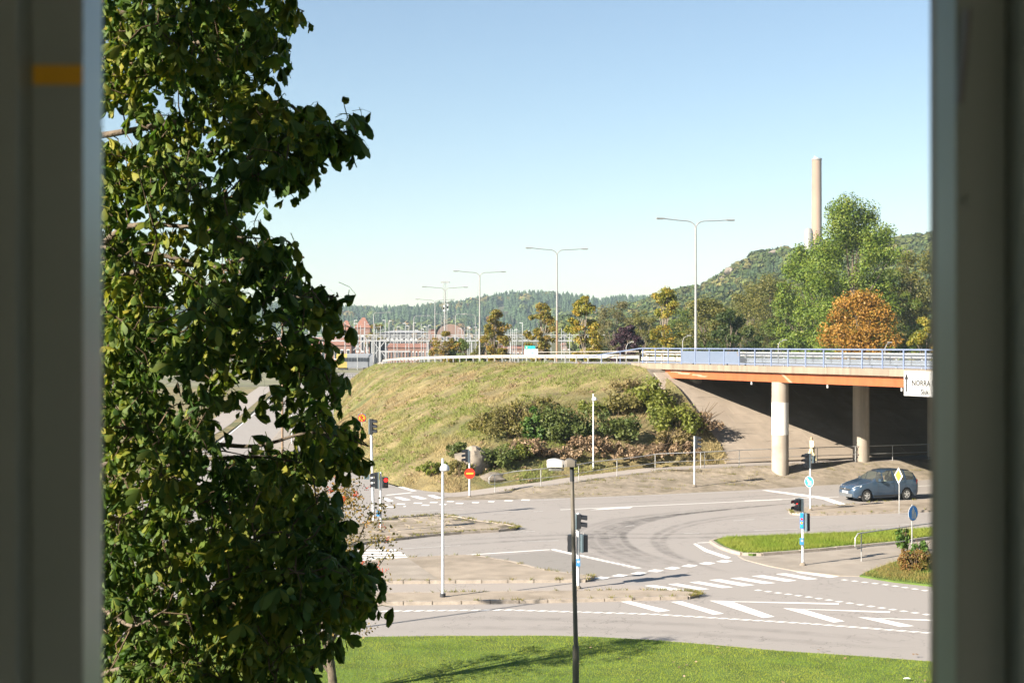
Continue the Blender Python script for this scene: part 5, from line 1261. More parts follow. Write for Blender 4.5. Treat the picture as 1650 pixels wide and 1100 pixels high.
p = on_hill(762, 757); s = p.y / F; rock('large pale boulder outcrop on the slope behind the no-entry sign', p + Vector((0, 1, -.3)), 52 * s, 50 * s, 3.0, 3)
p = on_hill(790, 772); s = p.y / F; rock('smaller grey boulder at the foot of the outcrop', p + Vector((0, .8, -.3)), 50 * s, 18 * s, 2.4, 4)

# ================================================================== HORSE CHESTNUT BY THE WINDOW
LMk('chestnut', [(0.042, 0.090, 0.024), (0.060, 0.115, 0.026), (0.10, 0.155, 0.028), (0.20, 0.22, 0.034), (0.34, 0.29, 0.04)], trans=.42, rough=.58, nscale=1.3, spec=.25)  # yellow end of the ramp paints sunlit patches into the leaves
def chestnut_leaf(seed):
    rg = random.Random(seed); V = []; Fc = []
    pl_ = rg.uniform(.08, .15); k = rg.choice((5, 5, 6, 7)); end = Vector((pl_, 0, .03))
    # petiole
    pts = [Vector((0, 0, 0)), Vector((pl_ * .5, 0, .035)), end]
    for a, b in zip(pts, pts[1:]):
        s = len(V); V += [a + Vector((0, -.0035, 0)), a + Vector((0, .0035, 0)), b + Vector((0, .0035, 0)), b + Vector((0, -.0035, 0))]; Fc.append((s, s+1, s+2, s+3))
    droop0 = rg.uniform(R(12), R(80))
    for i in range(k):
        az = (i - (k - 1) / 2) / ((k - 1) / 2) * R(125) + rg.uniform(-.15, .15)
        Lf = rg.uniform(.085, .165) * (1 - .28 * abs(i - (k - 1) / 2) / ((k - 1) / 2)); W = Lf * rg.uniform(.40, .52)
        st = [(0, .05), (.3, .52), (.62, 1.0), (.87, .75), (1.0, .05)]
        h = Vector((math.cos(az), math.sin(az), 0)); sd = Vector((-h.y, h.x, 0)); dr = droop0 + rg.uniform(-.25, .25); p = end.copy(); prev = 0; s0 = len(V); fold = rg.uniform(.12, .38); tw = rg.uniform(-.3, .3)
        for t, w in st:
            a = dr + .7 * t; d = h * math.cos(a) - Vector((0, 0, math.sin(a))); p = p + d * (t - prev) * Lf; prev = t
            n = sd.cross(d); s2 = (sd + n * tw * t).normalized(); ww = W / 2 * w
            V += [p - s2 * ww + n * ww * fold, p, p + s2 * ww + n * ww * fold]
        for j in range(len(st) - 1):
            a = s0 + 3 * j; Fc += [(a, a+1, a+4, a+3), (a+1, a+2, a+5, a+4)]
    return np.array([tuple(v) for v in V]), np.array(Fc)
LV = [chestnut_leaf(100 + i) for i in range(10)]
ct = thing('chestnut_tree', 'large horse chestnut with drooping leaves filling the left of the view', 'tree', (-5.4, 13.6, .05))
ctl = Vector(ct.location)
edge_y = [-150, 0, 60, 115, 140, 165, 180, 205, 240, 270, 310, 330, 360, 390, 420, 450, 480, 510, 540, 580, 610, 650, 690, 720, 760, 790, 830, 870, 900, 950, 1000, 1040, 1100, 1250]
edge_x = [500, 480, 458, 455, 405, 395, 500, 575, 560, 500, 470, 400, 392, 440, 485, 500, 530, 545, 525, 540, 550, 530, 565, 575, 545, 530, 560, 575, 590, 600, 575, 520, 505, 500]
def xr(py): return float(np.interp(py, edge_y, edge_x))
# limbs
tips = [(585,205,12.6),(480,15,13.5),(455,100,12.8),(430,385,12.2),(545,478,12.5),(490,415,13.5),(570,700,12.2),(535,590,13),(550,760,12.8),(595,925,12.4),(580,990,13),(505,1075,13.5),(330,300,14.8),(320,600,14.8),(330,880,14.8),(260,90,12.0),(240,430,11.7),(250,700,11.7),(270,980,11.7),(60,200,12),(40,560,12.2),(60,880,12.2),(300,-120,13.5),(0,-100,13.2)]
trunk_P = catmull([(-5.4, 13.6, -.2), (-5.35, 13.6, 2.5), (-5.5, 13.5, 6), (-5.3, 13.6, 9.5), (-5.4, 13.5, 13.5)], 5)
MB().tube(trunk_P, [.26 - .011 * i for i in range(len(trunk_P))], 12).build('trunk', 'bark', ct, 60, world=True)
limb_pts = []; lr_ = random.Random(3)
for q in tips:
    tip = A(*q); z0 = max(1.6, min(12.4, tip.z - lr_.uniform(.2, 1.4))); tp = min(trunk_P, key=lambda p: abs(p.z - z0))
    ms_ = [tp.lerp(tip, q_) + Vector((lr_.uniform(-.12, .12), lr_.uniform(-.22, .22), .55 * math.sin(math.pi * q_ ** .8) + lr_.uniform(-.16, .16))) for q_ in (.2, .4, .6, .78, .9)]
    P = catmull([tp] + ms_ + [tip], 5); limb_pts += P[4:]
    MB().tube(P, [.042 * (1 - .86 * i / (len(P) - 1)) for i in range(len(P))], 7).build('limb', 'bark', ct, 60, world=True)
rg = np.random.default_rng(21); clusters = []
tries = 0
while len(clusters) < 2600 and tries < 150000:
    tries += 1
    py = rg.uniform(-330, 1290); vis = len(clusters) % 14 < 13
    px = rg.uniform(120, 615) if vis else rg.uniform(-130, 140); D = rg.uniform(11.4, 15.6)
    if px > xr(py) - rg.uniform(0, 26): continue
    keep = 1.0
    if px > 100:
        keep = min(1.0, max(.12, 3.4 * float(fbm(px / 70.0, py / 70.0, 17, 3)) - .85))
        if 372 < px < 505 and 575 < py < 735: keep *= .10
        if px > xr(py) - 60: keep = max(keep, .5)
    if rg.random() > keep: continue
    clusters.append(A(px, py, D))
for q in [(560,195,12.5),(540,215,12.6),(520,235,12.5),(572,225,12.6),(500,215,12.7),(480,250,12.7),(520,205,12.5),(460,200,12.7),(470,280,12.6),(495,285,12.6),(440,215,12.8),(545,240,12.6),(470,40,13.4),(450,20,13.4),(430,60,13.2),(445,110,12.8),(540,480,12.4),(520,500,12.5),(548,520,12.5),(525,605,12.9),(515,640,12.9),(480,640,12.8),(455,655,12.8),(560,700,12.3),(572,735,12.3),(540,720,12.4),(590,935,12.4),(575,980,12.5),(600,960,12.5)]: clusters.append(A(*q))
vis_leaves = []; VV = []; FF = []; nv = 0; tw = MB(); lp = np.array([tuple(p) for p in limb_pts])
prevc = np.array([tuple(c) for c in clusters])
for ci, c in enumerate(clusters):
    j = int(np.argmin(((lp - np.array(c)) ** 2).sum(1))); a = Vector(lp[j])
    if ci > 40:
        j2 = int(np.argmin(((prevc[:ci] - np.array(c)) ** 2).sum(1))); b2 = Vector(prevc[j2])
        if (b2 - c).length < (a - c).length: a = b2
    if (a - c).length < 1.1:
        jt = [Vector((rg.normal(), rg.normal(), rg.normal())) * .12 * (a - c).length for _ in range(2)]
        tw.tube([a, a.lerp(c, .33) + jt[0] + Vector((0, 0, .04)), a.lerp(c, .67) + jt[1] + Vector((0, 0, .03)), c], [.008, .0065, .005, .004], 4, cap=False)
    nl = int(rg.integers(5, 8)); a0 = rg.random() * 6.28
    for i in range(nl):
        az = a0 + i * 6.2832 / nl + rg.normal() * .25; pit = rg.normal() * .45 - .05; rol = rg.normal() * .5; sc = rg.uniform(.7, 1.25) * (1.22 if c.x > -2.5 else 1.0)
        m = Matrix.Rotation(az, 4, 'Z') @ Matrix.Rotation(-pit, 4, 'Y') @ Matrix.Rotation(rol, 4, 'X') @ Matrix.Scale(sc, 4)
        m.translation = c + Vector((rg.normal() * .02, rg.normal() * .02, rg.normal() * .05)); vi = int(rg.integers(0, 10))
        s = F / c.y; ipx, ipy = CX + c.x * s, HY - (c.z - H) * s
        inview = 150 < ipx < 640 and -20 < ipy < 1110
        vis_leaves.append((c.y if inview else 99, m, vi))
vis_leaves.sort(key=lambda q: q[0])
leaf_me = []
for i, (v, f) in enumerate(LV):
    me = np_mesh('leaf', v, f, LM['chestnut'], smooth=True); leaf_me.append(me)
for q, (d_, m, vi) in enumerate(vis_leaves):
    if q < 290:
        o = link('leaf', leaf_me[vi], None, ct); m2 = m.copy(); m2.translation = m.translation - ctl; o.matrix_basis = m2
    else:
        v, f = LV[vi]; mm = np.array(m); VV.append(v @ mm[:3, :3].T + mm[:3, 3]); FF.append(f + nv); nv += len(v)
VV = np.concatenate(VV) - np.array(ctl); FF = np.concatenate(FF)
tag(link('crown', np_mesh('crown', VV, FF, LM['chestnut'], smooth=True), None, ct), kind='stuff')
tw.build('twig', 'twig', ct, 60, world=True)
# spiky fruits hanging at the shoot ends
fm = MB(); fv = []
for j in range(9):
    ph = math.pi * j / 8
    for i in range(12):
        th = 2 * math.pi * i / 12; r = .029 * (1.12 if (i + j) % 2 else .94); fv.append((r * math.sin(ph) * math.cos(th), r * math.sin(ph) * math.sin(th), r * math.cos(ph)))
fm.add(fv, [(j*12+i, j*12+(i+1) % 12, (j+1)*12+(i+1) % 12, (j+1)*12+i) for j in range(8) for i in range(12)]).tube([(0, 0, .025), (.004, 0, .06), (-.01, 0, .11)], .0035, 4)
fme = fm.mesh('fruit', 20); fme.materials.append(M['husk'])
fr = [(583,192,12.5),(563,487,12.4),(537,652,12.9),(572,700,12.2),(478,712,12.8),(465,75,12.8),(443,38,12.8),(398,180,12.4),(409,180,12.4),(512,290,12.6),(522,275,12.6),(502,187,12.5),(410,372,11.9),(424,374,11.9),(230,85,11.6),(233,98,11.6),(228,104,11.6),(360,148,11.9),(330,182,12),(562,318,12.9)][:19]
for i in range(26): fr.append((rg.uniform(180, 480), rg.uniform(60, 1060), rg.uniform(11.2, 12)))
for q in fr: o = link('fruit', fme, None, ct); o.location = A(*q) - ctl; o.rotation_euler = (rg.normal() * .2, rg.normal() * .2, rg.random() * 6)

# rowan behind it, with red berries
LMk('rowan', [(0.09, 0.085, 0.025), (0.15, 0.12, 0.03), (0.21, 0.14, 0.04), (0.26, 0.13, 0.04)])
M['berry'] = mat('rowan_berry', (0.55, 0.05, 0.015), 0.4, 0.2, 30)
rb = G(541, 1118, .05)
rw = tree('rowan_tree', 'slender rowan with sparse autumn leaves and red berries behind the chestnut', rb, 6.3, 1.55, LM['rowan'], clumps=70, per=34, size=.10, crown0=.26, trunk_r=.13, shape='round', seed=77, lean=(.15, 0))
bv = []; bf = []; rg2 = np.random.default_rng(5)
for i in range(26):
    a = rg2.random() * 6.28; u = rg2.random(); c = np.array([math.cos(a) * 1.4 * math.sin(math.pi * (.2 + .7 * u)), math.sin(a) * 1.3 * math.sin(math.pi * (.2 + .7 * u)), 1.7 + 4.2 * u])
    for k_ in range(16):
        p = c + rg2.normal(size=3) * .045; s = len(bv); r = .014
        bv += [p + np.array(d) * r for d in ((1,0,0),(-1,0,0),(0,1,0),(0,-1,0),(0,0,1),(0,0,-1))]
        bf += [(s+a_, s+b_, s+c_) for a_, b_, c_ in ((0,2,4),(2,1,4),(1,3,4),(3,0,4),(2,0,5),(1,2,5),(3,1,5),(0,3,5))]
tag(link('berries', np_mesh('berries', np.array(bv), np.array(bf), 'berry'), None, rw), kind='stuff')

tree('street_tree', 'leafy lime tree standing on the lawn hidden behind the chestnut', (-9.0, 26.6, .05), 8.9, 2.0, LM['green'], clumps=70, per=120, size=.14, crown0=.35, trunk_r=.16, shape='round', seed=79)
tree('shade_tree', 'unseen birch added beside the house to shade the street lamp', (-15.2, 13.0, .05), 15.6, 3.0, LM['green'], clumps=120, per=130, size=.22, crown0=.42, trunk_r=.22, shape='oval', seed=80, bark='bark_light')  # unseen tree, added so its shadow darkens the lower pole of the near lamp
# street lamp behind the chestnut that throws its shadow over the near road
t = thing('street_lamp', 'tall lamp post behind the chestnut at the lawn edge', 'street lamp', (-11.4, 40.3, .05))
MB().tube([(0, 0, -.1), (0, 0, 8.0)], [.08, .05], 10).build('pole', 'lamp_pole', t, 50)
MB().tube([(0, 0, 7.6), (-.5, 0, 7.75), (-1.2, 0, 7.8)], .03, 8).build('arm', 'lamp_pole', t, 50)
shell(-1.75, -1.15, .3, 7.74, 7.88).build('lamp_head', 'lamp_head', t, 40)
# ================================================================== GRASS
M['grass'] = attr_leaf_mat('grass_blade', .35); M['straw'] = attr_leaf_mat('slope_blade', .2, .85)
def blades(P, tint, hmin, hmax, wid, lean, rg, m, name, label, cat='grass', hs=1.0):
    n = len(P); a = rg.random(n) * 6.283; h = hmin + (hmax - hmin) * rg.random(n) ** 1.4; h = h * hs; w = wid * (.6 + .8 * rg.random(n))
    t = np.stack([np.cos(a), np.sin(a), np.zeros(n)], 1) * (w / 2)[:, None]
    tip = P + np.stack([rg.normal(size=n) * lean * h, rg.normal(size=n) * lean * h, h], 1)
    v = np.stack([P - t, P + t, tip], 1).reshape(-1, 3); f = np.arange(3 * n).reshape(-1, 3)
    o = link(name, np_mesh(name, v, f, m, np.repeat(tint, 3, 0))); return tag(o, label, cat, kind='stuff')
def polysample(P, n, rg):
    P = np.array([p[:2] for p in P]); lo, hi = P.min(0), P.max(0); out = np.zeros((0, 2))
    while len(out) < n:
        q = lo + (hi - lo) * rg.random((n, 2)); x, y = q.T; ins = np.zeros(len(q), bool); j = len(P) - 1
        for i in range(len(P)):
            c = (P[i, 1] > y) != (P[j, 1] > y); xi = (P[j, 0] - P[i, 0]) * (y - P[i, 1]) / (P[j, 1] - P[i, 1] + 1e-12) + P[i, 0]; ins ^= c & (x < xi); j = i
        out = np.concatenate([out, q[ins]])
    return out[:n]
def mixc(a, b, k): return np.array(a)[None] * (1 - k[:, None]) + np.array(b)[None] * k[:, None]
rgg = np.random.default_rng(9)
lp_ = [(-12, lawn_edge[0].y)] + [(p.x, p.y + .02) for p in lawn_edge if p.x > -12] + [(20, lawn_edge[-1].y - .8), (20, 32), (-12, 32)]
q = polysample(lp_, 330000, rgg); k_ = np.clip(fbm(q[:, 0] * .5, q[:, 1] * .5, 2) * 2.2 - .6, 0, 1)
tn = mixc((0.19, 0.27, 0.022), (0.31, 0.35, 0.045), k_); dry = rgg.random(len(q)) < .05; tn[dry] = (0.30, 0.25, 0.10)
blades(np.c_[q, np.full(len(q), .045)], tn, .02, .055, .011, .45, rgg, 'grass', 'grass', 'short bright green lawn grass in front of the house')
q = polysample(inset(P5, .25), 42000, rgg); k_ = np.clip(fbm(q[:, 0] * .7, q[:, 1] * .7, 4) * 2 - .5, 0, 1)
blades(np.c_[q, np.full(len(q), .09)], mixc((0.16, 0.23, 0.028), (0.25, 0.28, 0.05), k_), .05, .20, .022, .5, rgg, 'grass', 'grass', 'rough green grass covering the grass island')
q = polysample(inset(patch_P, .1), 26000, rgg); k_ = np.clip(fbm(q[:, 0] * .8, q[:, 1] * .8, 6) * 3 - 1, 0, 1)
blades(np.c_[q, np.full(len(q), .05)], mixc((0.11, 0.20, 0.03), (0.24, 0.19, 0.06), k_), .05, .22, .02, .6, rgg, 'grass', 'grass', 'green and brown weeds around the rust-coloured shrub')
# embankment grass: blades on the sloping surface
tri = np.concatenate([hfaces[:, [0, 1, 2]], hfaces[:, [0, 2, 3]]]); a_, b_, c_ = hverts[tri[:, 0]], hverts[tri[:, 1]], hverts[tri[:, 2]]
ar = np.linalg.norm(np.cross(b_ - a_, c_ - a_), axis=1); cy_ = (a_ + b_ + c_)[:, 1] / 3; wgt = ar / np.maximum(cy_, 60) ** 1.6; wgt /= wgt.sum()
N = 210000; ti = rgg.choice(len(tri), N, p=wgt); u = rgg.random((N, 2)); fl = u.sum(1) > 1; u[fl] = 1 - u[fl]
P_ = a_[ti] + (b_ - a_)[ti] * u[:, :1] + (c_ - a_)[ti] * u[:, 1:]
spx, spy = CX + P_[:, 0] * F / P_[:, 1], HY - (P_[:, 2] - H) * F / P_[:, 1]
hgt = P_[:, 2] / 7.4; gx = P_[:, 0]; gy = P_[:, 1]
gr_ = fbm(gx * .22, gy * .09, 31) * 1.2 + .55 * np.clip(hgt - .55, 0, 1) - .28 * np.clip((gx - 2) / 8, 0, 1); br_ = fbm(gx * .5, gy * .25, 37)
kg = np.clip((gr_ - .52) * 4, 0, 1) * .9; kb = np.clip((br_ - .56) * 7, 0, 1)
tn = mixc((0.33, 0.26, 0.125), (0.165, 0.205, 0.045), kg); tn = tn * (1 - kb[:, None] * .55) + np.array((0.20, 0.125, 0.07)) * kb[:, None] * .55
tuft = .35 + 3.2 * np.clip(fbm(gx * .9, gy * .55, 41) - .33, 0, 1) ** 1.1
o = blades(P_ - np.array([0, 0, .03]), tn, .06, .30, .04, .6, rgg, 'straw', 'meadow_grass', 'long green and straw-coloured grass on the embankment', hs=tuft)
# leafy weeds and dry stalks scattered over the slope
for nm, lab, lf, N2, sz in (('slope_weeds', 'low leafy green weeds dotted over the embankment', 'shrub_lime', 210, .13), ('dry_weeds', 'brown withered weeds dotted over the embankment', 'dead', 190, .12)):
    ti2 = rgg.choice(len(tri), N2, p=wgt); cc = (a_ + b_ + c_)[ti2] / 3 + rgg.normal(size=(N2, 3)) * np.array([.8, 1.5, 0]); cc[:, 2] = [hill_z(x, y) for x, y in cc[:, :2]]; ok_ = cc[:, 2] > .05; cc = cc[ok_]
    v, f = leaf_cloud(cc + np.array([0, 0, .12]), rgg.uniform(.15, .55, (len(cc), 1)) * np.array([1.5, 1.3, .45]), 26, sz, rgg, 1.0)
    tag(link(nm, np_mesh(nm, v, f, LM[lf])), lab, 'weeds', kind='stuff')
# weeds along kerbs and joints
wp = []
for P, n in ((P2, 90), (P1, 60), (P3, 160), (P4, 70)):
    for i in range(n):
        j = int(rgg.integers(0, len(P))); a, b = np.array(P[j]), np.array(P[(j+1) % len(P)]); p = a + (b - a) * rgg.random(); cl = int(rgg.integers(4, 22))
        wp.append(np.c_[np.tile(p, (cl, 1)) + rgg.normal(size=(cl, 2)) * .06, np.full(cl, .10)])
q = polysample(inset(P3, .3), 90, rgg)
for p in q: wp.append(np.c_[np.tile(p, (6, 1)) + rgg.normal(size=(6, 2)) * .07, np.full(6, .11)])
for i in range(150):
    j = int(rgg.integers(8, 40)); p = np.array(path_lo[j].lerp(bank_road[j], rgg.random() ** 2 * .8)); cl = int(rgg.integers(6, 30)); hz_ = bank_bvh.ray_cast(Vector((p[0], p[1], 20)), Vector((0, 0, -1)))[0]
    if hz_ is not None: wp.append(np.c_[np.tile(p[:2], (cl, 1)) + rgg.normal(size=(cl, 2)) * np.array([.25, .08]), np.full(cl, hz_.z)])
wp = np.concatenate(wp); k_ = rgg.random(len(wp))
blades(wp, mixc((0.12, 0.15, 0.03), (0.25, 0.19, 0.07), k_), .04, .16, .03, .7, rgg, 'straw', 'weeds', 'small weeds sprouting along kerbs and paving joints', 'weeds')
# fallen leaves
q = polysample([(-8, 33), (18, 33), (18, 40.5), (8, 42.5), (-8, 43)], 90, rgg); Rm = rot_mats(90, rg=rgg); base = np.array([(-.06, -.03, 0), (.05, -.035, .01), (.07, .03, .015), (-.05, .035, 0)]) * .9
v = (np.einsum('nij,kj->nki', Rm, base) * np.array([1, 1, .35]) + np.c_[q, np.full(90, .115)][:, None, :]).reshape(-1, 3)
tag(link('fallen_leaves', np_mesh('fallen_leaves', v, np.arange(360).reshape(-1, 4), LM['dead'])), 'brown fallen leaves scattered over the lawn', 'leaves', kind='stuff')
p = G(1461, 1094, .1); tag(MB().add([(p.x-.10, p.y, .12), (p.x-.02, p.y-.05, .13), (p.x+.11, p.y-.01, .12), (p.x+.06, p.y+.05, .15), (p.x-.05, p.y+.05, .14)], [(0, 1, 2, 3, 4)]).add([(p.x-.09, p.y, .117), (p.x-.02, p.y-.045, .127), (p.x+.10, p.y-.01, .117), (p.x+.06, p.y+.045, .146), (p.x-.05, p.y+.045, .136)], [(4, 3, 2, 1, 0)]).build('paper_scrap', 'sign_white'), 'white scrap of paper lying on the lawn', 'litter')

# ================================================================== FAR TOWN, RAILWAY AND HILLS
DS = 420.0; S = F / DS
def at(px, py, D=DS): return A(px, py, D)
# footbridge: white lattice over the tracks
x0, x1 = at(430, 0).x, at(1010, 0).x; zt, zb = at(0, 539.5).z, at(0, 549).z
fb = thing('footbridge', 'long white steel lattice footbridge across the railway', 'footbridge', ((x0 + x1) / 2, DS, 2.0))
def fpart(nm, mb, m='truss'): return mb.build(nm, m, fb, world=True)
for yy_ in (DS - 1.5, DS + 1.5):
    fpart('chord', MB().bar((x0, yy_, zt), (x1, yy_, zt), .16, .18)); fpart('chord', MB().bar((x0, yy_, zb), (x1, yy_, zb), .22, .35))
    fpart('mid_rail', MB().bar((x0, yy_, (zt + zb) / 2 + .25), (x1, yy_, (zt + zb) / 2 + .25), .08, .1))
    n = 46
    for i in range(n + 1):
        x = x0 + (x1 - x0) * i / n; fpart('upright', MB().bar((x, yy_, zb), (x, yy_, zt), .12, .12))
        if i < n: x2 = x0 + (x1 - x0) * (i + 1) / n; fpart('diagonal', MB().bar((x, yy_, zb if i % 2 else zt), (x2, yy_, zt if i % 2 else zb), .07, .07))
fpart('deck', MB().box(((x0 + x1) / 2, DS, zb), (x1 - x0, 3, .16)), 'greywall')
for px in (478, 530, 592, 600, 612, 622, 690, 760, 822, 880, 930):
    for yy_ in (DS - 1.3, DS + 1.3): p = at(px, 0); fpart('pier', MB().bar((p.x, yy_, 1.9), (p.x, yy_, zb), .35, .35))
for a, b in (((566, 548), (588, 568)), ((588, 548), (570, 564)), ((600, 548), (622, 575)), ((622, 548), (601, 575))):
    pa, pb = at(*a), at(*b); fpart('brace', MB().bar((pa.x, DS - 1.4, pa.z), (pb.x, DS - 1.4, pb.z), .22, .22))
p = at(607, 565); fpart('lift_tower', MB().box((p.x, DS + 3.2, 6.0), (4.5, 3, 8.2)), 'darkwall')
# masts
mast0 = None; rm = random.Random(12)
def mast(px, top, D, r=.13):
    x = (px - CX) * D / F; zt_ = 9 + (HY - top) * D / F; t = thing('railway_mast', 'pale slim mast standing along the railway', 'mast', (x, D, 2.0), group='masts along the railway')
    MB().tube([(0, 0, -.2), (0, 0, zt_ - 2)], [r, r * .8], 6).build('pole', 'truss', t, 50)
    hd = rm.random()
    if hd < .6: MB().box((.45 * (1 if hd < .3 else -1), 0, zt_ - 2), (.9, .25, .15)).build('lamp', 'white_metal', t)
    else: MB().bar((0, 0, zt_ - 3.2), (1.6, 0, zt_ - 2.9), .08, .08).build('bracket', 'truss', t)
for px, top in ((556,519),(571,516),(576,521),(581,524),(588,517),(587,529),(600,540),(604,521),(607,530),(613,525),(621,516),(627,517),(635,527),(640,526),(646,526),(654,521),(659,525),(666,520),(669,532),(679,521),(683,530),(687,526),(690,524),(693,530),(738,528),(744,529),(748,527),(754,528),(757,526),(768,527),(771,530),(812,532),(815,528),(819,531),(823,526),(826,530),(829,531),(832,528),(842,520),(848,533),(853,531),(888,530),(905,529),(909,532),(912,528),(918,533),(541,520),(520,517),(498,520),(470,522)):
    mast(px, top, rm.uniform(395, 520), .12 if top > 520 else .16)
# lattice mast
D = 520; p = at(717.5, 545, D); t = thing('lattice_mast', 'tall slender lattice radio mast with antennas behind the street lights', 'mast', (p.x, D, 2.0)); zt_ = 9 + (HY - 452) * D / F - 2
for sx, sy in ((-.7, -.7), (.7, -.7), (0, .8)): MB().bar((sx, sy, -.3), (sx, sy, zt_), .1, .1).build('leg', 'galv', t)
lat = MB(); k_ = 0
while k_ * 1.3 < zt_ - 1.3:
    z = k_ * 1.3; lat.bar((-.7, -.7, z), (.7, -.7, z + 1.3), .06, .06).bar((.7, -.7, z), (0, .8, z + 1.3), .06, .06).bar((0, .8, z), (-.7, -.7, z + 1.3), .06, .06); k_ += 1
lat.build('bracing', 'galv', t)
for z in (zt_ - 9.8, zt_ - 10.5): MB().box((-.5, -1, z), (.5, .3, 1.6)).build('antenna', 'white_metal', t); MB().box((.9, -1, z + .4), (.5, .3, 1.6)).build('antenna', 'white_metal', t)
MB().box((0, 0, zt_ - .6), (3.2, .2, .5)).build('antenna', 'galv', t)
# buildings
def house(label, px0, px1, ybase, yeave, yroof, D, wall, roof, depth=10, name='building', win=(0, 0), hip=.25):
    a, b = at(px0, ybase, D), at(px1, ybase, D); w = b.x - a.x; zb_ = min(a.z, 2.0) if False else 2.0; ze = at(0, yeave, D).z; zr = at(0, yroof, D).z
    t = thing(name, label, 'building', ((a.x + b.x) / 2, D, zb_))
    MB().box((0, depth / 2, (ze - zb_) / 2), (w, depth, ze - zb_)).build('wall', wall, t)
    hx = w / 2 + .4; r = w * hip; e_ = ze - zb_ + .003; h_ = zr - zb_
    if h_ > e_ + .2: MB().add([(-hx, -.4, e_), (hx, -.4, e_), (hx, depth + .4, e_), (-hx, depth + .4, e_), (-hx + r, depth / 2, h_), (hx - r, depth / 2, h_)], [(0, 1, 5, 4), (1, 2, 5), (2, 3, 4, 5), (3, 0, 4), (3, 2, 1, 0)]).build('roof', roof, t)
    else: MB().box((0, depth / 2, e_ + .15), (w + .6, depth + .6, .3)).build('roof', roof, t)
    nc, nr = win
    for i in range(nc):
        for j in range(nr):
            x = -w / 2 + w * (i + .5) / nc; z = (ze - zb_) * (j + .55) / nr
            wd = MB().box((x, -.02, z), (w / nc * .5, .1, (ze - zb_) / nr * .5)).build('window', 'sign_white', t); MB().box((x, -.08, z), (w / nc * .40, .04, (ze - zb_) / nr * .40)).build('pane', 'window', wd)
    return t
house('long red brick station building with red roof left of footbridge stairs', 425, 566, 585, 556, 543, 470, 'brickred', 'roofred', 12, win=(14, 1), hip=.04)
house('red-roofed station house tower behind the autumn tree', 548, 566, 585, 532, 516, 500, 'brickred', 'roofred', 5, win=(2, 3), hip=.5)
house('low red roof with small spire behind the autumn tree', 572, 596, 585, 528, 511, 540, 'brickred', 'roofred', 8, win=(3, 1), hip=.48)
house('wide dark grey depot behind the railway masts', 612, 690, 575, 536, 532, 600, 'darkwall', 'greywall', 20, win=(10, 1))
house('small orange brick tower beside the arched hall', 690, 701, 575, 531, 530, 560, 'brickred', 'roofred', 5)
house('low red brick row beyond the platform roof', 625, 690, 578, 560, 553, 470, 'brickred', 'roofred', 8, win=(12, 1), hip=.05)
house('red-brown row houses beyond the teal sign', 795, 850, 578, 562, 556, 480, 'brownwall', 'roofred', 8, win=(9, 1), hip=.05)
house('orange roofed row behind the young yellow-green tree', 905, 980, 578, 556, 552, 500, 'brownwall', 'roofred', 8, win=(10, 1), hip=.05)
house('distant red roofed house on the ridge behind the yellow-green tree', 925, 968, 520, 508, 503, 900, 'brownwall', 'roofred', 8, win=(6, 1), hip=.1)
# arched hall
D = 570; a, b = at(703, 560, D), at(748, 560, D); w = (b.x - a.x); ze, zr = at(0, 538, D).z - 2, at(0, 522, D).z - 2
t = thing('arched_hall', 'brown brick hall with low arched roof behind the bush trees', 'building', ((a.x + b.x) / 2, D, 2.0))
arc_ = [(w / 2 * math.cos(q), ze + (zr - ze) * math.sin(q)) for q in np.linspace(0, math.pi, 15)]
MB().plate([(-w / 2, -.2), (w / 2, -.2)] + arc_, -14, (0, 0, 0), (1, 0, 0), (0, 0, 1)).build('wall', 'brownwall', t)
vs_ = []
for q in np.linspace(0, math.pi, 15): vs_ += [((w / 2 + .4) * math.cos(q), -.5, ze + (zr - ze + .4) * math.sin(q) + .1), ((w / 2 + .4) * math.cos(q), 14.5, ze + (zr - ze + .4) * math.sin(q) + .1)]
MB().add(vs_, [(2*i, 2*i+1, 2*i+3, 2*i+2) for i in range(14)]).build('roof', 'roofred', t)
for x in (-3, -1, 1, 3): MB().box((x, -.04, ze * .8), (1.2, .1, 2)).build('window', 'window', t)
# train at the platform
D = 400; a, b = at(543, 585, D), at(603, 585, D); w = b.x - a.x
t = thing('train', 'grey passenger train with yellow end standing left of the lift tower', 'train', ((a.x + b.x) / 2, D, 2.0))
hz_ = at(0, 569.5, D).z - 2
pr = [(-1.45, .5), (1.45, .5), (1.5, hz_ * .5), (1.4, hz_ * .85), (.9, hz_), (-.9, hz_), (-1.4, hz_ * .85), (-1.5, hz_ * .5)]
MB().plate(pr, w - 3, (-w / 2 + 3, 0, 0), (0, 1, 0), (0, 0, 1)).build('body', 'train', t); MB().plate([(a_ * .97, b_ * .98) for a_, b_ in pr], 3, (-w / 2, 0, .02), (0, 1, 0), (0, 0, 1)).build('cab', 'train_yellow', t)
for i in range(9):
    x = -w / 2 + 2.2 + (w - 3) * i / 9; MB().box((x, -1.52, hz_ * .62), (.75, .06, hz_ * .24)).build('window', 'window', t)
for x in (-w / 3, w / 3): MB().box((x, 0, .25), (2.6, 2.2, .55)).build('bogie', 'darkwall', t)
# platform roof
a, b = at(612, 566, 390), at(662, 563, 390)
t = thing('platform_roof', 'long flat platform canopy on thin posts right of the lift tower', 'canopy', ((a.x + b.x) / 2, 390, 1.9)); w = b.x - a.x
MB().box((0, 0, a.z - 1.9), (w, 4, .35)).build('roof', 'greywall', t)
for i in range(6): MB().box((-w / 2 + .5 + (w - 1) * i / 5, -.5, (a.z - 1.9) / 2), (.18, .18, a.z - 1.9)).build('post', 'darkwall', t)
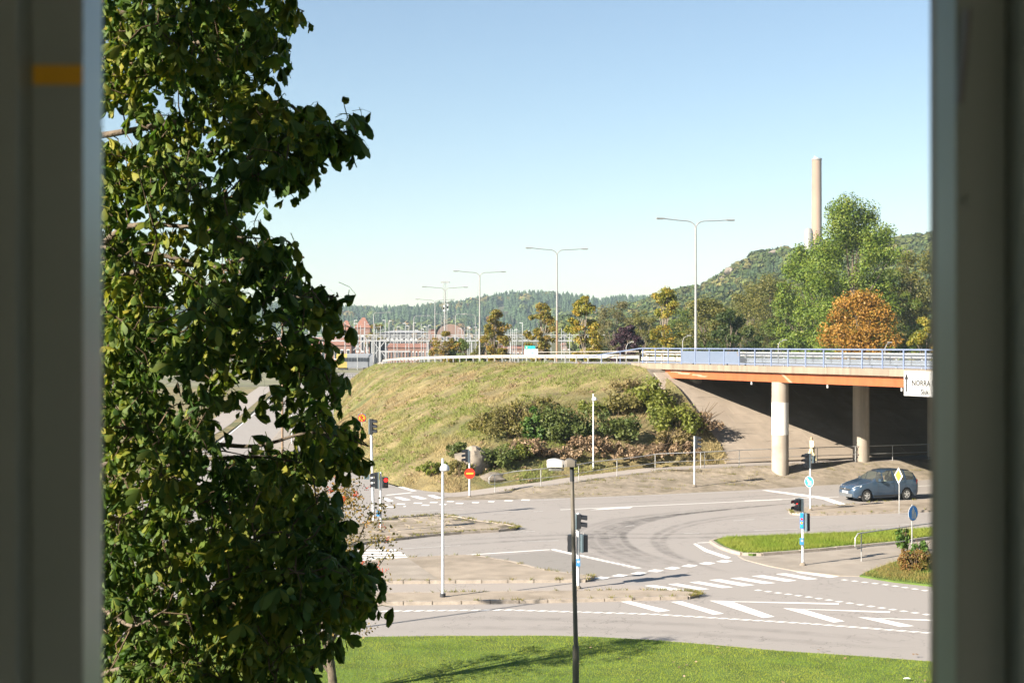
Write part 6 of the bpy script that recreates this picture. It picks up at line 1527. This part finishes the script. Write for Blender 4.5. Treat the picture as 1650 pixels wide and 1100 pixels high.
# parked cars seen over the guard rail, as small bodies with glass and wheels
def farcar(px, py, D, c, label):
    p = at(px, py, D); t = thing('parked_car', label, 'car', (p.x, D, 1.9), group='cars parked near the station'); m = mat('far_car_paint', c, .3, .05, 1)
    MB().plate([(-2.1, .35), (2.1, .35), (2.1, .8), (1.2, .9), (.7, 1.4), (-1.2, 1.4), (-1.9, .9), (-2.1, .8)], 1.7, (0, .85, 0), (1, 0, 0), (0, 0, 1)).build('body', m, t)
    MB().plate([(1.0, .95), (.65, 1.33), (-1.1, 1.33), (-1.6, .95)], .02, (0, -.86, 0), (1, 0, 0), (0, 0, 1)).build('window', 'window', t)
    for x in (-1.3, 1.3): MB().tube([(x, -.88, .32), (x, .88, .32)], .32, 12).build('wheel', 'tyre', t, 50)
for px, c, nm in ((655, (.7, .7, .7), 'white'), (668, (.12, .2, .45), 'blue'), (682, (.5, .5, .5), 'silver'), (806, (.7, .7, .7), 'pale'), (833, (.5, .06, .04), 'red'), (884, (.6, .1, .06), 'bright red')):
    farcar(px, 575, 360 + px % 7, c, nm + ' car parked near the station beyond the guard rail')
# dark fence by the station road
a, b = at(520, 592, 330), at(612, 590, 330)
fn = thing('fence', 'dark low railing along the station road beyond the hill', 'fence', tuple(Vector((a.x, 330, zg(0, 330)))))
z_ = zg(0, 330)
for zz in (.5, 1.05): MB().bar((a.x, 330, z_ + zz), (b.x, 330, z_ + zz), .08, .10).build('rail', 'darkwall', fn, world=True)
for i in range(24): x = a.x + (b.x - a.x) * i / 23; MB().box((x, 330, z_ + .5), (.07, .07, 1.1)).build('post', 'darkwall', fn, world=True)
# chimney and silo
D = 860; p = at(1316, 0, D); zt_ = at(0, 257, D).z; ch = thing('chimney', 'tall round concrete chimney on the wooded hill', 'chimney', (p.x, D, 52)); h_ = zt_ - 52; s = D / F
MB().lathe([(8.6 * s, -4), (8.0 * s, h_ * .5), (7.6 * s, h_)], 32).build('shaft', 'chimney', ch, 50)
MB().lathe([(7.9 * s, h_ - .6), (8.3 * s, h_ - .5), (8.3 * s, h_ + .5), (7.4 * s, h_ + .5)], 32).build('rim', 'silo', ch, 40)
MB().bar((-4.6 * s, -2, h_), (-4.6 * s, -2, h_ + 5 * s), .7, .7).build('antenna', 'white_metal', ch); MB().box((-2.5 * s, -2.2, h_ + .9 * s), (1.6, .4, 1.4)).build('antenna', 'white_metal', ch)
for zz in np.arange(6, h_ - 2, 5.5): MB().box((7.9 * s - .2, -.6, zz), (.5, .5, .25)).build('ladder_bracket', 'galv', ch)
p = at(1303, 0, 850); so = thing('silo', 'pale domed metal silo at the foot of the chimney', 'silo', (p.x, 850, 50)); h_ = at(0, 367, 850).z - 50; r = 7 * 850 / F
MB().lathe([(r, -3), (r, h_ - 3.2), (r * .85, h_ - 1.4), (r * .5, h_ - .3), (.05, h_)], 24).build('tank', 'silo', so, 60)
MB().lathe([(r + .05, h_ - 3.6), (r + .15, h_ - 3.4), (r + .05, h_ - 3.2)], 24).build('band', 'greywall', so, 60)
# hills and forest
def terr(name, xs, ys, fz):
    nx_, ny_ = len(xs), len(ys); Xg, Yg = np.meshgrid(xs, ys); Zg = fz(Xg, Yg); v = np.stack([Xg, Yg, Zg], -1).reshape(-1, 3)
    f = np.array([(j*nx_+i, j*nx_+i+1, (j+1)*nx_+i+1, (j+1)*nx_+i) for j in range(ny_-1) for i in range(nx_-1)])
    return struct(link(name, np_mesh(name, v, f, 'forest_soil', smooth=True)))
rx = [-400, 170, 400, 540, 600, 650, 700, 740, 780, 820, 860, 900, 940, 960, 1000, 1040, 1100, 1250, 1700, 2300]; ry = [492, 494, 495, 500, 503, 502, 498, 494, 488, 482, 480, 480, 483, 487, 483, 485, 482, 470, 460, 470]
DR = 2000.0
def ridge_z(X, Y):
    px = CX + X * F / DR; zc = H + (HY - np.interp(px, rx, ry)) * DR / F - 8
    u = np.clip((Y - 1150) / (DR - 1150), 0, 1); u = u * u * (3 - 2 * u); d = np.clip((Y - DR) / 900, 0, 1)
    return 1.5 + (zc - 1.5) * u * (1 - .6 * d) + 9 * (fbm(X * .008, Y * .008, 3) - .5) * u
terr('far_ridge', np.linspace(-1500, 2000, 90), np.linspace(1100, 2900, 40), ridge_z)
hx_ = [700, 1000, 1040, 1100, 1150, 1180, 1220, 1250, 1290, 1330, 1400, 1450, 1505, 1700, 2200]; hy_ = [545, 505, 490, 472, 458, 440, 417, 409, 405, 400, 394, 388, 380, 360, 380]
DH = 880.0
def rhill_z(X, Y):
    px = CX + X * F / DH; zc = H + (HY - np.interp(px, hx_, hy_)) * DH / F - 4
    u = np.clip((Y - 330) / (DH - 330), 0, 1); u = u ** .9; d = np.clip((Y - DH) / 400, 0, 1)
    return 1.5 + (zc - 1.5) * u * (1 - .5 * d) + 5 * (fbm(X * .02, Y * .02, 8) - .5) * u
terr('wooded_hill', np.linspace(-30, 620, 70), np.linspace(320, 1300, 50), rhill_z)
def conifer(seed):
    rg = np.random.default_rng(seed); V = []; Fc = []
    for k in range(4):
        z0, z1 = .12 + .2 * k, .50 + .17 * k; r0 = .26 * (1 - .2 * k); s = len(V); n = 7
        for i in range(n): a = 2 * math.pi * (i + rg.random() * .5) / n; r = r0 * (.7 + .5 * rg.random()); V.append((r * math.cos(a), r * math.sin(a), z0 + .06 * rg.random()))
        V.append((0, 0, z1)); Fc += [(s + i, s + (i + 1) % n, s + n) for i in range(n)]
    return np.array(V), np.array(Fc)
def broadleaf(seed, n=80):
    rg = np.random.default_rng(seed); d = rg.normal(size=(n, 3)); d /= np.linalg.norm(d, axis=1)[:, None]; r = .8 + .25 * rg.random(n)
    p = d * r[:, None] * np.array([.40, .40, .40]) + np.array([0, 0, .55]); t = np.cross(d + rg.normal(size=(n, 3)) * .4, rg.normal(size=(n, 3))); t /= np.linalg.norm(t, axis=1)[:, None]; b = np.cross(d, t); s = .15
    v = np.stack([p - t * s - b * s * .6, p + t * s - b * s * .6, p + b * s], 1).reshape(-1, 3); return v, np.arange(3 * n).reshape(-1, 3)
CON = [conifer(i) for i in range(5)]; BRO = [broadleaf(i) for i in range(5)]
def forest(name, label, pos, hts, kinds, cols_fn, rg):
    VV, FF, TT = [], [], []; nv = 0
    for p, h, k in zip(pos, hts, kinds):
        v, f = (CON if k else BRO)[int(rg.integers(0, 5))]; a = rg.random() * 6.28; c, s = math.cos(a), math.sin(a)
        w = h * (1.0 if k else 1.15) * (.85 + .3 * rg.random()); R_ = np.array([[c * w, -s * w, 0], [s * w, c * w, 0], [0, 0, h]])
        VV.append(v @ R_.T + p); FF.append(f + nv); nv += len(v); tc = np.array(cols_fn(k, p, rg)); TT.append(np.tile(tc, (len(v), 1)))
    o = link(name, np_mesh(name, np.concatenate(VV), np.concatenate(FF), M['forest'], np.concatenate(TT))); return tag(o, label, 'forest', kind='stuff')
M['forest'] = attr_leaf_mat('forest_leaf', .12, .8)
rf = np.random.default_rng(14); N = 9000
X = rf.uniform(-620, 900, N); Y = rf.uniform(1200, 2080, N); Y = np.where(rf.random(N) < .2, rf.uniform(1900, 2060, N), Y); Z = ridge_z(X, Y) - .5
mixn = fbm(X * .01, Y * .01, 50); kk = (mixn + .25 * rf.random(N) + .25 * (Y - 1200) / 880) > .62
def fc(k, p, rg):
    if k: return np.array((0.045, 0.072, 0.032)) * (.7 + .6 * rg.random())
    q = rg.random(); return np.array((0.085, 0.11, 0.03) if q < .7 else (0.14, 0.12, 0.035) if q < .93 else (0.20, 0.13, 0.05)) * (.75 + .5 * rg.random())
forest('ridge_forest', 'distant mixed forest covering the far ridge behind the town', np.c_[X, Y, Z], rf.uniform(10, 19, N), kk, fc, rf)
N = 11000; X = rf.uniform(20, 480, N); Y = rf.uniform(380, 960, N); Z = rhill_z(X, Y) - .3; keep = (np.hypot(X - 184, Y - 850) > 9); X, Y, Z = X[keep], Y[keep], Z[keep]; N = len(X)
mixn = fbm(X * .02, Y * .02, 60); kk = (mixn + .3 * rf.random(N)) > .74; hh = rf.uniform(4.5, 9.5, N)
def fc2(k, p, rg):
    if k: return np.array((0.045, 0.07, 0.03)) * (.7 + .6 * rg.random())
    q = rg.random() * .7 + .3 * float(wnoise(p[0] * .03, p[1] * .03, 4)); return np.array((0.06, 0.085, 0.025) if q < .5 else (0.09, 0.105, 0.03) if q < .8 else (0.13, 0.12, 0.04)) * (.75 + .5 * rg.random())
forest('hill_forest', 'mixed autumn forest covering the hill below the chimney', np.c_[X, Y, Z], hh, kk, fc2, rf)
# low scrub along the foot of the ridge behind the town
N = 1200; X = rf.uniform(-420, 300, N); Y = rf.uniform(640, 1150, N); Z = np.full(N, 1.7)
forest('town_trees', 'low belt of trees between the town and the far ridge', np.c_[X, Y, Z], rf.uniform(5, 11, N), rf.random(N) < .25, fc, rf)
# pale rock faces showing through the hill forest
for i, (px, py, w, h) in enumerate(((1248, 407, 18, 6), (1175, 436, 14, 10), (1165, 448, 12, 8))):
    D = 860; p = at(px, py, D); s = D / F; rock(('bare rock top on the hill crest left of the silo', 'bare rock face low on the left hill flank', 'small rock ledge beneath the left flank rock face')[i], (p.x, D, p.z - h * s * .3), w * s, h * s, 8, 20 + i)

# ================================================================== HAZE
def haze_mat():
    m = bpy.data.materials.new('haze'); m.use_nodes = True; n = m.node_tree.nodes; n.remove(n['Principled BSDF'])
    v = n.new('ShaderNodeVolumePrincipled'); v.inputs['Color'].default_value = (.70, .88, 1.0, 1); v.inputs['Density'].default_value = HAZE; v.inputs['Anisotropy'].default_value = .25
    m.node_tree.links.new(v.outputs[0], n['Material Output'].inputs['Volume']); return m
HAZE = 0.00018
M['haze'] = haze_mat()
hz_o = MB().box((200, 1600, 78), (4400, 3900, 160)).build('haze', 'haze'); tag(hz_o, 'thin pale autumn haze over the whole valley', 'haze', kind='stuff')

# ================================================================== THE HOUSE AND THE WINDOW
XL, XRt, HB, YF = -16.1, 26.0, 25.2, 1.60
hs = thing('house', 'rendered house whose upper-floor window frames the view', 'building', (0, -2, 0))
def hpart(nm, mb, m): return mb.build(nm, m, hs, world=True)
def bx3(x0, x1, y0, y1, z0, z1): return MB().box(((x0+x1)/2, (y0+y1)/2, (z0+z1)/2), (x1-x0, y1-y0, z1-z0))
hpart('facade_wall', bx3(XL, -.52, 1.20, YF, 0, HB), 'facade'); hpart('facade_wall', bx3(.52, XRt, 1.20, YF, 0, HB), 'facade')
hpart('facade_wall', bx3(-.52, .52, 1.20, YF, 0, 8.1), 'facade'); hpart('facade_wall', bx3(-.52, .52, 1.20, YF, 10.0, HB), 'facade')
hpart('end_wall', bx3(XL, XL + .4, -9, 1.19, 0, HB), 'facade'); hpart('end_wall', bx3(XRt - .4, XRt, -9, 1.19, 0, HB), 'facade')
hpart('roof', bx3(XL - .3, XRt + .3, -9.3, YF + .3, HB + .01, HB + .35), 'darkwall')
# room behind the window
hpart('room_floor', bx3(-2.4, 2.6, -4, 1.19, 7.3, 7.5), 'wallplaster'); hpart('room_ceiling', bx3(-2.4, 2.6, -4, 1.19, 10.3, 10.5), 'wallplaster')
hpart('partition_wall', bx3(-2.6, -2.4, -4, 1.19, 7.3, 10.5), 'wallplaster'); hpart('partition_wall', bx3(2.6, 2.8, -4, 1.19, 7.3, 10.5), 'wallplaster')
hpart('back_wall', bx3(-2.6, -.6, -4.2, -4.001, 7.3, 10.5), 'wallplaster'); hpart('back_wall', bx3(.8, 2.8, -4.2, -4.001, 7.3, 10.5), 'wallplaster'); hpart('back_wall', bx3(-.59, .79, -4.2, -4.001, 9.7, 10.5), 'wallplaster')
win = thing('window', 'grey-painted open window frame around the view', 'window', (0, 1.25, 8.1))
def wpart(nm, mb, m, parent=None): return mb.build(nm, m, parent or win, world=True)
def X_(px, y): return (px - CX) * y / F
zA, zB = 8.12, 9.98
ls = wpart('casement_stile', bx3(X_(51, 1.25), X_(134, 1.25), 1.25, 1.309, zA, zB), 'frame')
wpart('gap_strip', bx3(X_(30, 1.25), X_(50, 1.25), 1.275, 1.30, zA, zB), 'gap_shade', ls)
wpart('jamb', bx3(-.515, X_(37, 1.23), 1.215, 1.34, zA, zB), 'frame')
rs_ = wpart('casement_stile', bx3(X_(1540, 1.25), X_(1620, 1.25), 1.25, 1.307, zA, zB), 'frame')
wpart('gap_strip', bx3(X_(1621, 1.25), X_(1645, 1.25), 1.275, 1.30, zA, zB), 'gap_shade', rs_)
wpart('outer_bead', bx3(.3945, .405, 1.309, 1.341, zA, zB), 'frame_edge', rs_)
wpart('jamb', bx3(X_(1636, 1.23), .515, 1.215, 1.34, zA, zB), 'frame')
wpart('head', bx3(-.42, .43, 1.25, 1.307, 9.90, 9.98), 'frame'); wpart('sill', bx3(-.515, .515, 1.21, 1.42, 8.03, 8.11), 'frame')
wpart('tape', bx3(X_(53, 1.249), X_(133, 1.249), 1.2485, 1.2495, 9 + (HY - 137) * 1.249 / F, 9 + (HY - 105) * 1.249 / F), 'tape', ls)
st_ = wpart('stay_rod', MB().tube([(X_(1560, 1.235), 1.235, 9 + (HY - 15) * 1.235 / F), (X_(1556, 1.235), 1.235, 9 + (HY - 70) * 1.235 / F), (X_(1546, 1.235), 1.235, 9 + (HY - 168) * 1.235 / F)], .0035, 8), 'galv', rs_)
wpart('screw', MB().tube([(X_(1566, 1.245), 1.243, 9 + (HY - 325) * 1.245 / F), (X_(1566, 1.245), 1.2505, 9 + (HY - 325) * 1.245 / F)], .006, 10), 'frame', rs_)
